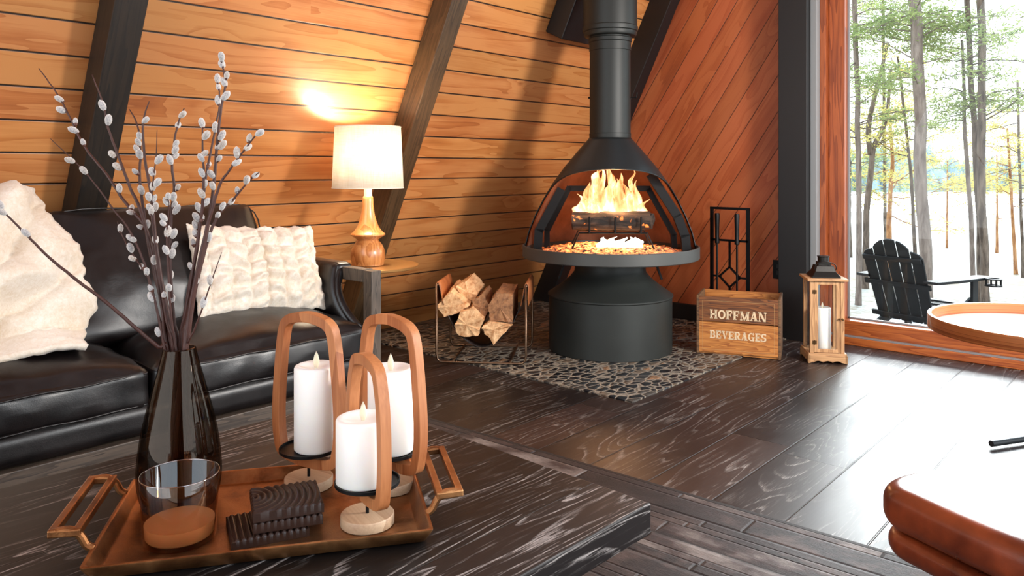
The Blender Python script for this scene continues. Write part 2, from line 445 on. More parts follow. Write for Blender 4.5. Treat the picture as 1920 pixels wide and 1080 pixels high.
def phic(z):
    t = max(0, (z-.60)/(1.085-.60))
    if t >= 1: return 0
    return math.radians(92)*math.sqrt(1-t**5.5)
def hood(bm, dr, n=90, m=46):
    rows = []
    zs = [.607+(1.272-.607)*i/m for i in range(m+1)]
    extra = [1.085-.0006*k*k for k in range(1, 9)]
    zs = sorted(set(zs+extra+[1.085]))
    for z in zs:
        pc = phic(z); rows.append([])
        for i in range(n+1):
            a = pc+(2*PI-2*pc)*i/n
            r = hr(z)-dr
            rows[-1].append(bm.verts.new((r*math.cos(a+face), r*math.sin(a+face), z)))
    for A, D in zip(rows, rows[1:]):
        for i in range(n): bm.faces.new((A[i], A[i+1], D[i+1], D[i]))
bm = B(); hood(bm, 0); bmesh.ops.remove_doubles(bm, verts=bm.verts, dist=.0005)
M_flue = simple('flue_black', '151917', .5, .2, 300, .12, .0006)
M_hood = simple('hood_black', '1d2325', .42, .3, 300, .1, .0006, var=.1, vs=4)
h = obj('hood', bm, M_hood, stove, smooth=True); s_ = h.modifiers.new('s', 'SOLIDIFY'); s_.thickness = .006; s_.offset = 0
bm = B(); hood(bm, .008); bmesh.ops.remove_doubles(bm, verts=bm.verts, dist=.0005)
tag(obj('hood_lining', bm, M_ironi, stove, smooth=True), 'rust brown inner face of the hood, warmed in colour for the firelight')
bm = B(); lathe(bm, [(.125, 1.262), (.126, 1.268), (.1265, 1.30), (.124, 1.302), (.1235, 1.80), (.1265, 1.802), (.1265, 1.85), (.131, 1.855), (.131, 1.875), (.127, 1.88), (.127, 1.93)], 56)
obj('flue_pipe', bm, M_flue, stove, auto=30)
bm = B(); lathe(bm, [(.127, 1.885), (.155, 1.89), (.160, 1.90), (.160, 1.915), (.166, 1.92), (.168, 1.935), (.168, 1.945), (.163, 1.95), (.163, 2.72)], 56)
obj('outer_flue', bm, M_flue, stove, auto=30)
pr = Vector((math.cos(face+PI/2), math.sin(face+PI/2), 0))
bm = B(); tube(bm, [pr*.12+Vector((0, 0, 1.52)), pr*.16+Vector((0, 0, 1.52)), pr*.162+Vector((0, 0, 1.55))], .004, 8)
obj('damper_handle', bm, M_steel, stove)
bm = B(); tube(bm, [pr*-.12+Vector((0, 0, 1.52)), pr*-.132+Vector((0, 0, 1.52))], .006, 8); obj('damper_pin', bm, M_steel, stove)
fd = Vector((math.cos(face), math.sin(face), 0)); sd = Vector((-fd.y, fd.x, 0))     # towards the camera, to the camera's right
if sd.dot(Vector((RX, RY, 0))) < 0: sd = -sd
def P3(s, d, z): return sd*s+fd*d+Vector((0, 0, z))
bm = B()
for q in ([(-.44, .02, .59), (-.432, .02, .71), (-.30, .02, .955)], [(.455, .02, .59), (.447, .02, .68), (.402, .02, .80), (.245, .02, 1.045)]):
    bm = B(); pts = [P3(a, b, c) for a, b, c in q]
    for a, b in zip(pts, pts[1:]): bar(bm, a, b+(b-a).normalized()*.012, .052, .05, fd)
    obj('screen_bracket', bm, M_steel, stove)
bm = B()
pts = [P3(-.385, -.10, .59), P3(-.385, -.10, .70), P3(-.25, -.10, .965), P3(.24, -.10, .965), P3(.395, -.10, .685), P3(.40, -.10, .59)]
for a, b in zip(pts, pts[1:]): bar(bm, a, b+(b-a).normalized()*.012, .034, .034, fd)
obj('screen_frame', bm, M_steel, stove)
# heat shield on the sloped wall
def wl(x, s, d): return SM @ Vector((x, s, INN*d))
o = thing('heat_shield', 'black metal heat shield boxed out from the sloping wall behind the flue', 'heat shield')
bm = B(); s0 = 1.96/math.sin(TH)+.03
box(bm, (4.21, s0+.18, INN*.077), (.60, .36, .15)); obj('casing', bm, M_black, o, bevel=.006); o.matrix_world = SM
# ember bed, grate, logs, flames
def ember_mat():
    m, g = mat('ember_bed'); P = g.co()
    n = g.noise(P, 38, 4, .7); d = g.v('LENGTH', g.v('MULTIPLY', g.v('SUBTRACT', P, (0.02, 0, 0)), (1, 1, 0)))
    hot = g.m('MULTIPLY', g.mr(n, .42, .62, 0, 1), g.mr(d, .12, .42, 1, .12))
    col = g.mix(g.mr(n, .35, .65), (.03, .02, .015), hexc('a08670'))
    p = g.pbr(col, .9, 0, g.bump(n, 1, .02))
    g.put(p.inputs['Emission Color'], g.mix(hot, (1, .14, .01), (1, .45, .12))); g.put(p.inputs['Emission Strength'], g.m('MULTIPLY', hot, 5.0))
    return m
EM = thing('ember_bed', 'glowing ash and embers heaped on the fire pan under the burning log', 'embers', (SX, SY, .58), face)
EM['kind'] = 'stuff'
bm = B(); n = 40
g0 = [[None]*(n+1) for _ in range(n+1)]
for i in range(n+1):
    for j in range(n+1):
        x = (i/n-.5)*.92; y = (j/n-.5)*.92; r = math.hypot(x, y)
        k = min(1, .46/max(r, 1e-6)); x *= k; y *= k; r = min(r, .46)
        z = .012+.045*(1-(r/.46)**2)+.018*noise.noise(Vector((x*25, y*25, 1)))+.01*noise.noise(Vector((x*60, y*60, 7)))
        g0[i][j] = bm.verts.new((x, y, z if r < .455 else 0))
for i in range(n):
    for j in range(n): bm.faces.new((g0[i][j], g0[i+1][j], g0[i+1][j+1], g0[i][j+1]))
obj('embers', bm, ember_mat(), EM, smooth=False)['kind'] = 'stuff'
GR = thing('fire_grate', 'black wire fire grate holding the burning logs over the embers', 'fire grate', (SX, SY, .58))
bm = B(); zt = .135
for d in (.13, -.08):
    tube(bm, [P3(-.24, d, .02), P3(-.19, d, zt), P3(.21, d, zt), P3(.26, d, .02)], .006, 8)
for s in (-.13, .02, .17):
    tube(bm, [P3(s, -.12, zt+.006), P3(s, .16, zt+.006), P3(s, .165, zt+.10)], .006, 8)
obj('bars', bm, M_steel, GR)
def char_mat():
    m, g = mat('charred_log'); P = g.co()
    n = g.noise(g.v('MULTIPLY', P, (6, 30, 30)), 1, 4, .6)
    p = g.pbr(g.mix(g.mr(n, .4, .7), (.006, .005, .004), (.09, .055, .035)), .85, 0, g.bump(n, 1, .01))
    hot = g.mr(g.noise(P, 22, 3), .62, .72, 0, 1)
    g.put(p.inputs['Emission Color'], (1, .25, .04, 1)); g.put(p.inputs['Emission Strength'], g.m('MULTIPLY', hot, 2))
    return m
M_char = char_mat()
def log(name, label, L, r, loc, ang, mt, grp=None, tilt=0):
    bm = B(); N = 26; n = 18; rows = []
    for i in range(N+1):
        x = (i/N-.5)*L; rows.append([])
        for k in range(n):
            a = 2*PI*k/n; rr = r*(1+.16*noise.noise(Vector((x*6, math.cos(a)*1.4, math.sin(a)*1.4+L)))+.05*noise.noise(Vector((x*40, a*2, 1))))
            rows[-1].append(bm.verts.new((x+.01*noise.noise(Vector((a, 2, L))), rr*math.cos(a), rr*math.sin(a))))
    for A_, D in zip(rows, rows[1:]):
        for k in range(n): bm.faces.new((A_[k], D[k], D[(k+1) % n], A_[(k+1) % n]))
    bm.faces.new(rows[0]); bm.faces.new(rows[-1][::-1])
    o = obj(name, bm, mt, auto=50); o.location = loc; o.rotation_euler = (0, tilt, ang); tag(o, label, 'log', grp); return o
sa = math.atan2(sd.y, sd.x)
S0 = Vector((SX, SY, 0))
log('burning_log', 'charred log lying across the front of the fire grate', .46, .055, S0+P3(0, .085, .785), sa, M_char, 'logs on the fire')
log('burning_log', 'charred half-burnt log crossing behind the front log at right of the flames', .34, .045, S0+P3(.10, -.03, .80), sa-.5, M_char, 'logs on the fire', .12)
def flame_mat():
    m, g = mat('flame'); P = g.co()
    z = g.sep(P)[2]
    lw = g.n('ShaderNodeLayerWeight'); lw.inputs[0].default_value = .35
    edge = g.m('SUBTRACT', 1, lw.outputs['Facing'])
    n = g.noise(g.v('MULTIPLY', P, (26, 26, 9)), 1, 3, .6, .6)
    t = g.m('ADD', g.mr(z, 0, .30, 1.0, .25), g.m('MULTIPLY', g.m('SUBTRACT', n, .5), 1.5))
    col = g.ramp(t, [(0, (1, .22, .05)), (.4, (1, .46, .20)), (.7, (1, .72, .48)), (1, (1, .9, .78))])
    em = g.n('ShaderNodeEmission'); g.put(em.inputs[0], col); g.put(em.inputs[1], g.mr(t, 0, 1, 1.2, 4.6))
    tr = g.n('ShaderNodeBsdfTransparent')
    mx = g.n('ShaderNodeMixShader')
    a = g.m('MULTIPLY', g.mr(edge, .15, .75, 0, .9), g.mr(n, .28, .5, .25, 1), clamp=True)
    g.put(mx.inputs[0], a); g.l(tr.outputs[0], mx.inputs[1]); g.l(em.outputs[0], mx.inputs[2]); g.out(mx.outputs[0])
    return m
M_flame = flame_mat()
FL = thing('flames', 'bright orange and white flames rising from the burning logs', 'fire', S0+Vector((0, 0, .60)))
FL['kind'] = 'stuff'
bm = B()
def tongue(s, d, z0, h, w, lean=0, ph=0):
    N = 14; n = 10; rows = []
    for i in range(N+1):
        t = i/N; r = w*(math.sin(PI*min(1, t*.55+.28))**1.2)*(1-t)**.65*1.35+.0006
        cx = s+lean*t*t+.022*math.sin(t*7+ph)*t; cd = d+.015*math.sin(t*5+ph*2)
        rows.append([bm.verts.new(P3(cx+r*math.cos(2*PI*k/n), cd+.6*r*math.sin(2*PI*k/n), z0+h*t)) for k in range(n)])
    for A_, D in zip(rows, rows[1:]):
        for k in range(n): bm.faces.new((A_[k], D[k], D[(k+1) % n], A_[(k+1) % n]))
    bm.faces.new(rows[0]); bm.faces.new(rows[-1][::-1])
for s, h, w in ((-.20, .07, .03), (-.16, .13, .04), (-.115, .20, .04), (-.075, .27, .045), (-.06, .30, .03), (-.02, .25, .045), (.015, .33, .04), (.03, .22, .05), (.07, .26, .045), (.10, .20, .04), (.135, .17, .035), (.165, .21, .022), (.185, .10, .03), (.0, .16, .07), (.06, .15, .06), (-.09, .14, .06)):
    tongue(s-.0, random.uniform(-.03, .07), .21+random.uniform(0, .01), h, w, random.uniform(-.03, .03), random.uniform(0, 6))
tongue(-.085, .03, .40, .10, .03, .02, 1); tongue(.13, .0, .36, .13, .014, .0, 2)
for s in (-.05, 0, .05, .1, .14): tongue(s, .15, .035, .06, .04, .02, s*30)
obj('fire', bm, M_flame, FL, smooth=True)['kind'] = 'stuff'
# ---------------------------------------------------------------- log holder and split logs
LH = Vector((2.97, 3.20, .008)); hd = Vector((3.262, 2.79, 0))-Vector((2.97, 3.20, 0)); WH = hd.length; hd.normalize(); dd = Vector((-hd.y, hd.x, 0))
if dd.dot(Vector((1, 1, 0))) < 0: dd = -dd
DH = .42; HH = .435
hold = thing('log_holder', 'bronze wire log holder with tan and brown leather sling on the pebble hearth', 'log holder', LH, math.atan2(hd.y, hd.x))
M_bronze = simple('bronze_rod', '6d5644', .35, .9, 120, .1)
M_tan = leather('tan_leather', 'b9713f', '8a4d2b', .5, 300, .15)
M_dkbrown = leather('brown_leather', '20110c', '120a08', .5)
ys = 1 if (Matrix.Rotation(math.atan2(hd.y, hd.x), 3, 'Z') @ Vector((0, 1, 0))).dot(dd) > 0 else -1
r_ = .0065
for j, y in enumerate((0, ys*DH)):
    bm = B(); tube(bm, [(0, y, HH), (0, y, .05), (.006, y, .022), (.02, y, .009), (.05, y, .007), (WH-.05, y, .007), (WH-.02, y, .009), (WH-.006, y, .022), (WH, y, .05), (WH, y, HH)], r_, 10)
    obj('frame_rod', bm, M_bronze, hold, smooth=True)
for x in (0, WH):
    bm = B(); tube(bm, [(x, 0, HH), (x, ys*DH, HH)], r_*1.1, 10); obj('top_rod', bm, M_bronze, hold, smooth=True)
for x in (.09, WH-.09):
    bm = B(); tube(bm, [(x, 0, .007), (x, ys*DH, .007)], r_*.9, 8); obj('cross_rod', bm, M_bronze, hold, smooth=True)
bm = B(); prof = catmull([(0, HH+.012), (.03, .33), (.09, .20), (.17, .115), (WH/2, .085), (WH-.17, .115), (WH-.09, .20), (WH-.03, .33), (WH, HH+.012)], 6)
rows = []
for p in prof: rows.append([bm.verts.new((p.x, ys*(.03+(DH-.06)*k/4), p.y)) for k in range(5)])
for A_, D in zip(rows, rows[1:]):
    for k in range(4): bm.faces.new((A_[k], D[k], D[k+1], A_[k+1]))
o = obj('sling', bm, M_dkbrown, hold, smooth=True); s_ = o.modifiers.new('s', 'SOLIDIFY'); s_.thickness = .004
for sx, x in ((1, 0), (-1, WH)):
    bm = B(); rows = []
    pts = [(x-sx*.012, HH-.11), (x-sx*.011, HH), (x-sx*.004, HH+.013), (x+sx*.006, HH+.013), (x+sx*.014, HH-.01), (x+sx*.034, HH-.115)]
    for a, b in pts: rows.append([bm.verts.new((a, ys*(.028+(DH-.056)*k/4), b)) for k in range(5)])
    for A_, D in zip(rows, rows[1:]):
        for k in range(4): bm.faces.new((A_[k], D[k], D[k+1], A_[k+1]))
    o = obj('leather_handle', bm, M_tan, hold, smooth=True); s_ = o.modifiers.new('s', 'SOLIDIFY'); s_.thickness = .003
    tag(o, 'tan leather loop over the top rod')
def split_mat(name, d, l, bark=False):
    m, g = mat(name); P = g.co()
    n = g.noise(g.v('MULTIPLY', P, (60, 6, 60)), 1, 4, .6, .4); n2 = g.noise(P, 24, 3, .6)
    col = g.mix(g.mr(g.m('ADD', g.m('MULTIPLY', n, .6), g.m('MULTIPLY', n2, .5)), .4, .75), hexc(l), hexc(d))
    g.pbr(col, .8, 0, g.bump(n, .7, .006)); return m
M_split = split_mat('split_wood', 'a96a36', 'ecc596'); M_split2 = split_mat('split_wood_brown', '5d3a26', 'a87850')
M_bark = split_mat('log_bark', '2b1c14', '6f5442')
def split_log(label, poly, y0, L, tilt, mt, seed, bark=None):
    """poly in the holder's x/z plane"""
    cx = sum(p[0] for p in poly)/len(poly); cz = sum(p[1] for p in poly)/len(poly)
    root = thing('firewood', label, 'firewood', LH+hd*cx+dd*y0+Vector((0, 0, cz)), math.atan2(hd.y, hd.x), 'split logs in the log holder')
    bm = B(); N = 9; rows = []
    dense = []
    for i in range(len(poly)):
        a = Vector(poly[i]); b = Vector(poly[(i+1) % len(poly)])
        for k in range(6): dense.append(a.lerp(b, k/6))
    for j in range(N+1):
        t = j/N; rows.append([])
        for i, p in enumerate(dense):
            q = Vector((p.x-cx, ys*t*L, p.y-cz))
            w = noise.noise(Vector((p.x*45+seed*3, p.y*45, t*2)))
            e = Vector((q.x, 0, q.z)).normalized()*w*.010
            q += e; q.y += ys*(.016*noise.noise(Vector((p.x*38+seed, p.y*38, 4)))) if j in (0, N) else 0
            q.z += tilt*t*L
            rows[-1].append(bm.verts.new(q))
    n = len(dense)
    for A_, D in zip(rows, rows[1:]):
        for k in range(n): bm.faces.new((A_[k], D[k], D[(k+1) % n], A_[(k+1) % n]))
    for R_, y in ((rows[0], 0), (rows[-1], ys*L)):
        c = bm.verts.new((0, y-ys*.006*(1 if y == 0 else -1), tilt*(L if y else 0)))
        for k in range(n): bm.faces.new((R_[k], R_[(k+1) % n], c))
    obj('wood', bm, mt, root, auto=35)
    if bark:
        bm = B(); a, b = bark; A0 = Vector(poly[a]); B0 = Vector(poly[b])
        nn_ = Vector(((B0-A0).y, -(B0-A0).x)).normalized()
        mid = (A0+B0)/2
        if nn_.dot(mid-Vector((cx, cz))) < 0: nn_ = -nn_
        rows = []
        for k in range(9):
            p = A0.lerp(B0, k/8)+nn_*(.004+.012*math.sin(PI*k/8))
            rows.append([bm.verts.new((p.x-cx, ys*(.004+t*(L-.01)/8), p.y-cz+tilt*t*L/8+.003*noise.noise(Vector((k*2.1, t*1.7, seed))))) for t in range(9)])
        for A_, D in zip(rows, rows[1:]):
            for k in range(8): bm.faces.new((A_[k], D[k], D[k+1], A_[k+1]))
        o = obj('bark', bm, M_bark, root, smooth=True); s_ = o.modifiers.new('s', 'SOLIDIFY'); s_.thickness = .006; s_.offset = 0
def hz(px, py):     # pixel -> (x,z) in holder's front plane
    # solve on vertical plane through LH along hd, moved back a little
    d = at(px, py, 1)-Vector((0, 0, H)); n = dd
    t = (LH+dd*.05).dot(n)/d.dot(n); w = Vector((0, 0, H))+d*t
    return ((w-LH).dot(hd), w.z-.008)
split_log('pale split log at the left of the holder, jagged end towards the room', [hz(*p) for p in ((820, 572), (846, 546), (880, 572), (862, 586), (835, 592))], .03, .30, .10, M_split, 1)
split_log('pale split log on top behind the jagged left log', [hz(*p) for p in ((850, 541), (872, 529), (893, 552), (884, 568), (868, 566))], .12, .28, .02, M_split, 2)
split_log('pale fresh-cut round-ended log at the front middle of the holder', [hz(*p) for p in ((855, 608), (866, 584), (888, 574), (908, 596), (899, 626), (868, 628), (858, 618))], .0, .30, .10, M_split, 3, None)
split_log('small brownish split log wedged between the middle and right logs', [hz(*p) for p in ((886, 566), (906, 549), (916, 575), (908, 600), (892, 588))], .05, .28, .02, M_split2, 4)
split_log('squared log with dark layered bark face at the right of the holder', [hz(*p) for p in ((917, 570), (933, 548), (962, 551), (962, 602), (920, 601))], .02, .30, .05, M_split2, 5, (3, 4))
split_log('triangular split log pointing down under the barked right log', [hz(*p) for p in ((906, 612), (918, 600), (962, 606), (928, 642))], .0, .30, .03, M_split, 6)
# ---------------------------------------------------------------- fireplace tools behind the crate
ts = thing('tool_stand', 'black metal fireplace tool stand with diamond lattice behind the wooden crate', 'tool stand', (4.80, 2.33, 0))
M_tool = simple('tool_black', '0b0b0c', .45, .5)
bm = B(); w = .128; t = .014
box(bm, (0, 0, .012), (.16, .30, .024))
for y in (-w, w): bar(bm, (0, y, .02), (0, y, .832), .022, .014, (1, 0, 0))
bar(bm, (0, -w-.011, .832), (0, w+.011, .832), .016, .016)
bar(bm, (0, -w, .62), (0, w, .62), .014, .014)
obj('frame', bm, M_tool, ts)
bm = B(); bar(bm, (0, 0, .62), (0, 0, .445), .012, .012, (1, 0, 0)); bar(bm, (0, 0, .31), (0, 0, .03), .012, .012, (1, 0, 0))
for a, b in (((0, .445), (.072, .378)), ((.072, .378), (0, .31)), ((0, .31), (-.072, .378)), ((-.072, .378), (0, .445))):
    bar(bm, (0, a[0], a[1]), (0, b[0], b[1]), .012, .012, (1, 0, 0))
for s in (-1, 1): bar(bm, (0, s*.072, .378), (0, s*w, .378), .012, .012)
obj('lattice', bm, M_tool, ts)
def tool(label, y, end, tw=.011):
    r = thing('fireplace_tool', label, 'fire tool', (4.765, y, 0))
    bm = B(); tube(bm, [(0, 0, .10), (0, 0, .62)], tw*.6, 10)
    if end == 'poker': tube(bm, [(0, .03, .12), (0, .02, .10), (0, 0, .10), (0, 0, .055)], .006, 8)
    elif end == 'brush': lathe(bm, [(0, .04), (.035, .045), (.03, .13), (.012, .15), (0, .15)], 20)
    else: prism(bm, [(-.05, .04), (.05, .04), (.045, .15), (-.045, .15)], -.003, .003, Matrix(((0, 0, 1, 0), (1, 0, 0, 0), (0, 1, 0, 0), (0, 0, 0, 1))))
    obj('shaft', bm, M_tool, r, auto=40)
    bm = B(); lathe(bm, [(0, .595), (.015, .60), (.016, .61), (.013, .63), (.014, .70), (.017, .785), (.015, .80), (0, .80)], 20); obj('handle', bm, M_tool, r, auto=40)
tool('black fireplace tool hanging at the left of the tool stand, nearer the hood', 2.33+.072, 'poker')
tool('black fireplace tool hanging at the right of the tool stand, nearer the outlet', 2.33-.068, 'brush')
# outlet
o_ = thing('wall_outlet', 'black electrical outlet plate on the diagonal boards beside the black post', 'outlet', (GX-.003, 2.09, .425))
bm = B(); box(bm, (-.001, 0, 0), (.006, .085, .125)); obj('plate', bm, M_tool, o_, bevel=.002)
for z in (-.022, .022):
    bm = B(); box(bm, (-.006, 0, z), (.004, .034, .028)); obj('socket', bm, M_black, o_, bevel=.004)
bm = B(); lathe(bm, [(0, 0), (.004, .0), (.004, .002), (0, .003)], 12, M=Matrix.Translation((-.0045, 0, 0)) @ Matrix.Rotation(-PI/2, 4, 'Y')); tag(obj('screw', bm, simple('screw', 'c9c9c9', .3, 1), o_), 'bright screw head')
# ---------------------------------------------------------------- crate with stencilled lettering
CA = Vector((4.163, 2.231, 0)); CBv = Vector((4.327, 1.788, 0)); cd_ = (CBv-CA); CWd = cd_.length; cd_.normalize()
cr = thing('wooden_crate', 'worn wooden crate stencilled with white lettering, standing by the hearth', 'crate', CA+Vector((0, 0, .002)), math.atan2(cd_.y, cd_.x))
M_cr1 = woody('crate_dark', '3c1d0c', '8a5226', k=12, st=(2, 18), rough=.6, gb=.3)
M_cr2 = woody('crate_light', '8a4a18', 'c98540', k=12, st=(2, 18), rough=.6, gb=.3)
M_cre = woody('crate_end', '3a2212', '7d5a38', k=12, st=(2, 18), rough=.65, gb=.3)
CD, CHh = .29, .345
bm = B(); box(bm, (CWd/2, .006, .195+.074), (CWd-.028, .012, .145)); obj('upper_board', bm, M_cr1, cr, bevel=.0015)
bm = B(); box(bm, (CWd/2, .006, .015+.088), (CWd-.028, .012, .176)); obj('lower_board', bm, M_cr2, cr, bevel=.0015)
bm = B(); box(bm, (CWd/2, CD-.006, .175), (CWd-.028, .012, .33)); obj('back_board', bm, M_cr2, cr, bevel=.0015)
for x in (.007, CWd-.007):
    bm = B(); box(bm, (x, CD/2, CHh/2), (.014, CD, CHh)); obj('end_board', bm, M_cre, cr, bevel=.002)
bm = B(); box(bm, (CWd/2, CD/2, .008), (CWd-.03, CD-.02, .012)); obj('bottom', bm, M_cr2, cr)
M_sten = simple('stencil_paint', 'd8bf9c', .8, 0, 40, .2, .001, var=.15, vs=60)
M_pin = simple('pinstripe', 'b08a5a', .8)
def text_mesh(name, s, size, M, mt, parent, off=.0, shear_h=.05, sx=1.0, depth=.0006):
    cu = bpy.data.curves.new(name, 'FONT'); cu.body = s; cu.size = size; cu.align_x = 'CENTER'; cu.align_y = 'CENTER'
    cu.offset = off; cu.extrude = depth; cu.space_character = 1.16
    t = bpy.data.objects.new(name, cu); C.objects.link(t)
    dg = bpy.context.evaluated_depsgraph_get(); me = bpy.data.meshes.new_from_object(t.evaluated_get(dg))
    bpy.data.objects.remove(t); bpy.data.curves.remove(cu)
    xs_ = [v.co.x for v in me.vertices]; ys2 = [v.co.y for v in me.vertices]
    me.transform(Matrix.Translation((-(min(xs_)+max(xs_))/2, -(min(ys2)+max(ys2))/2, 0)))
    me.transform(Matrix.Diagonal((sx/(max(xs_)-min(xs_)), shear_h/(max(ys2)-min(ys2)), 1, 1)))
    me.transform(M); me.materials.clear(); me.materials.append(mt)
    o = bpy.data.objects.new(name, me); C.objects.link(o); o.parent = parent; return o
def glyph(ch):
    """heavy slab letter in a cell one unit high; returns (width, polygons)"""
    R = lambda a, b, c, d: [(a, b), (c, b), (c, d), (a, d)]
    t = .17; s = .30
    def bow(x, y0, y1, w, th, a0=-90, a1=90, tv=t):
        cy = (y0+y1)/2; h = (y1-y0)/2; P = []
        n = 12
        o = [(x+w*math.cos(math.radians(a0+(a1-a0)*k/n)), cy+h*math.sin(math.radians(a0+(a1-a0)*k/n))) for k in range(n+1)]
        i = [(x+(w-th)*math.cos(math.radians(a0+(a1-a0)*k/n)), cy+(h-tv)*math.sin(math.radians(a0+(a1-a0)*k/n))) for k in range(n+1)]
        return [[o[k], o[k+1], i[k+1], i[k]] for k in range(n)]
    if ch == 'H': return 1.18, [R(.08, 0, .08+s, 1), R(.78, 0, .78+s, 1), R(.08, .42, 1.0, .58), R(0, 0, .46, .12), R(0, .88, .46, 1), R(.70, 0, 1.16, .12), R(.70, .88, 1.16, 1)]
    if ch == 'O': return 1.18, bow(.58, 0, 1, .58, s, -90, 270, .14)
    if ch == 'F': return .98, [R(.08, 0, .08+s, 1), R(0, 0, .5, .12), R(0, .86, .94, 1), R(.80, .66, .94, 1), R(.2, .43, .70, .57), R(.62, .34, .72, .66)]
    if ch == 'E': return .98, [R(.08, 0, .08+s, 1), R(0, 0, .94, .14), R(0, .86, .92, 1), R(.80, .68, .92, 1), R(.82, 0, .94, .32), R(.2, .43, .68, .57), R(.60, .34, .70, .66)]
    if ch == 'M': return 1.42, [R(.10, 0, .22, 1), R(1.02, 0, 1.32, 1), [(0, 1), (.36, 1), (.80, .10), (.58, .0)], [(1.05, 1), (1.32, 1), (.72, 0), (.58, 0)], R(0, 0, .34, .12), R(.92, 0, 1.40, .12), R(0, .88, .3, 1), R(1.1, .88, 1.40, 1)]
    if ch == 'A': return 1.16, [[(.50, 1), (.66, 1), (.22, 0), (.08, 0)], [(.42, 1), (.74, 1), (1.06, 0), (.70, 0)], R(.26, .26, .82, .38), R(0, 0, .36, .12), R(.60, 0, 1.14, .12)]
    if ch == 'N': return 1.22, [R(.10, 0, .24, 1), R(.96, 0, 1.10, 1), [(.02, 1), (.40, 1), (1.10, 0), (.80, 0)], R(0, 0, .36, .12), R(.84, .88, 1.20, 1), R(0, .88, .3, 1)]
    if ch == 'B': return 1.06, [R(.08, 0, .08+s, 1), R(0, 0, .6, .14), R(0, .86, .58, 1), R(.2, .44, .6, .57)]+bow(.58, .44, 1, .38, .28, -90, 90, .13)+bow(.60, 0, .57, .42, .30, -90, 90, .13)
    if ch == 'R': return 1.14, [R(.08, 0, .08+s, 1), R(0, 0, .48, .12), R(0, .86, .6, 1), R(.2, .42, .6, .55), [(.44, .46), (.74, .46), (1.02, .0), (.70, 0)], R(.68, 0, 1.12, .12)]+bow(.60, .42, 1, .40, .28, -90, 90, .13)
    if ch == 'V': return 1.14, [[(.06, 1), (.42, 1), (.66, 0), (.48, 0)], [(.90, 1), (1.04, 1), (.64, 0), (.50, 0)], R(0, .88, .52, 1), R(.76, .88, 1.12, 1)]
    if ch == 'G': return 1.18, bow(.56, 0, 1, .56, s, 50, 320, .14)+[R(.78, 0, 1.06, .46), R(.62, .38, 1.14, .50), R(.86, .66, .98, 1)]
    if ch == 'S': return .96, bow(.46, .43, 1, .44, .30, 40, 270, .14)+bow(.46, 0, .57, .46, .30, -140, 90, .14)+[R(.74, .70, .86, 1), R(.04, 0, .16, .32)]
def stencil(word, M, h, wd):
    cells = [glyph(c) for c in word]; tot = sum(c[0] for c in cells)+.07*(len(word)-1)
    x = -tot/2; bm = B(); sx = wd/tot
    for w_, polys in cells:
        for p in polys:
            q = [((a+x)*sx, (b-.5)*h) for a, b in p]
            if sum(q[i][0]*q[(i+1) % len(q)][1]-q[(i+1) % len(q)][0]*q[i][1] for i in range(len(q))) < 0: q = q[::-1]
            prism(bm, q, 0, .0006, M)
        x += w_+.07
    obj('lettering', bm, M_sten, cr)
TM = lambda x, z: Matrix(((1, 0, 0, x), (0, 0, -1, -.0004), (0, 1, 0, z), (0, 0, 0, 1)))
stencil('HOFFMAN', TM(CWd/2, .240), .054, .318)
stencil('BEVERAGES', TM(CWd/2, .121), .047, .318)
# heavy slab serifs are added as short bars under and over the stems
bm = B()
for z0, z1 in ((.032, .318),):
    for z in (z0, z1): box(bm, (CWd/2, -.0003, z), (CWd-.07, .0008, .0016))
    for x in (.035, CWd-.035): box(bm, (x, -.0003, (z0+z1)/2), (.0016, .0008, z1-z0))
obj('pinstripe', bm, M_pin, cr)
# ---------------------------------------------------------------- lantern and its candle
ua = Vector((.12, -.185, 0)).normalized()
LN = thing('lantern', 'natural wood and glass lantern with black metal cap by the window', 'lantern', (4.376, 1.651, .001), math.atan2(ua.y, ua.x))
M_lw = woody('lantern_wood', '8f6440', 'c79a6b', (0, 0, 1), (1, 0, 0), (0, 1, 0), k=10, st=(2, 16), rough=.55)
M_lwh = woody('lantern_wood_across', '8f6440', 'c79a6b', k=10, st=(2, 16), rough=.55)
W = .213
def lx(x, y, z): return (x, y, z)
bm = B()
pts = [(0, .0), (.02, .0)]
def scal(L):
    n = 40; out = [(0, .045), (0, 0)]
    for i in range(n+1):
        t = i/n; x = .03+(L-.06)*t
        out.append((x, .006+.008*abs(math.sin(PI*t*3))*(1 if .04 < t < .96 else 0)))
    out += [(L, 0), (L, .045)]; return out
Ms = Matrix(((1, 0, 0, 0), (0, 0, 1, 0), (0, 1, 0, 0), (0, 0, 0, 1)))
for y in (0, W-.014): prism(bm, scal(W), y, y+.014, Ms)
My = Matrix(((0, 0, 1, 0), (1, 0, 0, 0), (0, 1, 0, 0), (0, 0, 0, 1)))
for x in (0, W-.014): prism(bm, scal(W), x, x+.0139, My)
box(bm, (W/2, W/2, .05), (W-.008, W-.008, .012)); obj('base', bm, M_lwh, LN, bevel=.0015)
i0, i1 = .014, W-.014; zt0, zt1 = .056, .462
for x in (i0+.0105, i1-.0105):
    for y in (i0+.0105, i1-.0105):
        bm = B(); box(bm, (x, y, (zt0+zt1)/2), (.021, .021, zt1-zt0)); obj('corner_post', bm, M_lw, LN, bevel=.0015)
dr = thing('tmp', None, None); bpy.data.objects.remove(dr)
dw0, dw1 = i0+.023, i1-.023
bm = B()
for x in (dw0+.010, dw1-.012): box(bm, (x, i0+.009, (zt0+zt1)/2), (.020, .016, zt1-zt0-.006))
box(bm, ((dw0+dw1)/2, i0+.009, zt0+.012), (dw1-dw0-.04, .0155, .018)); box(bm, ((dw0+dw1)/2, i0+.009, zt1-.012), (dw1-dw0-.04, .0155, .018))
door = obj('door', bm, M_lw, LN, bevel=.0012)
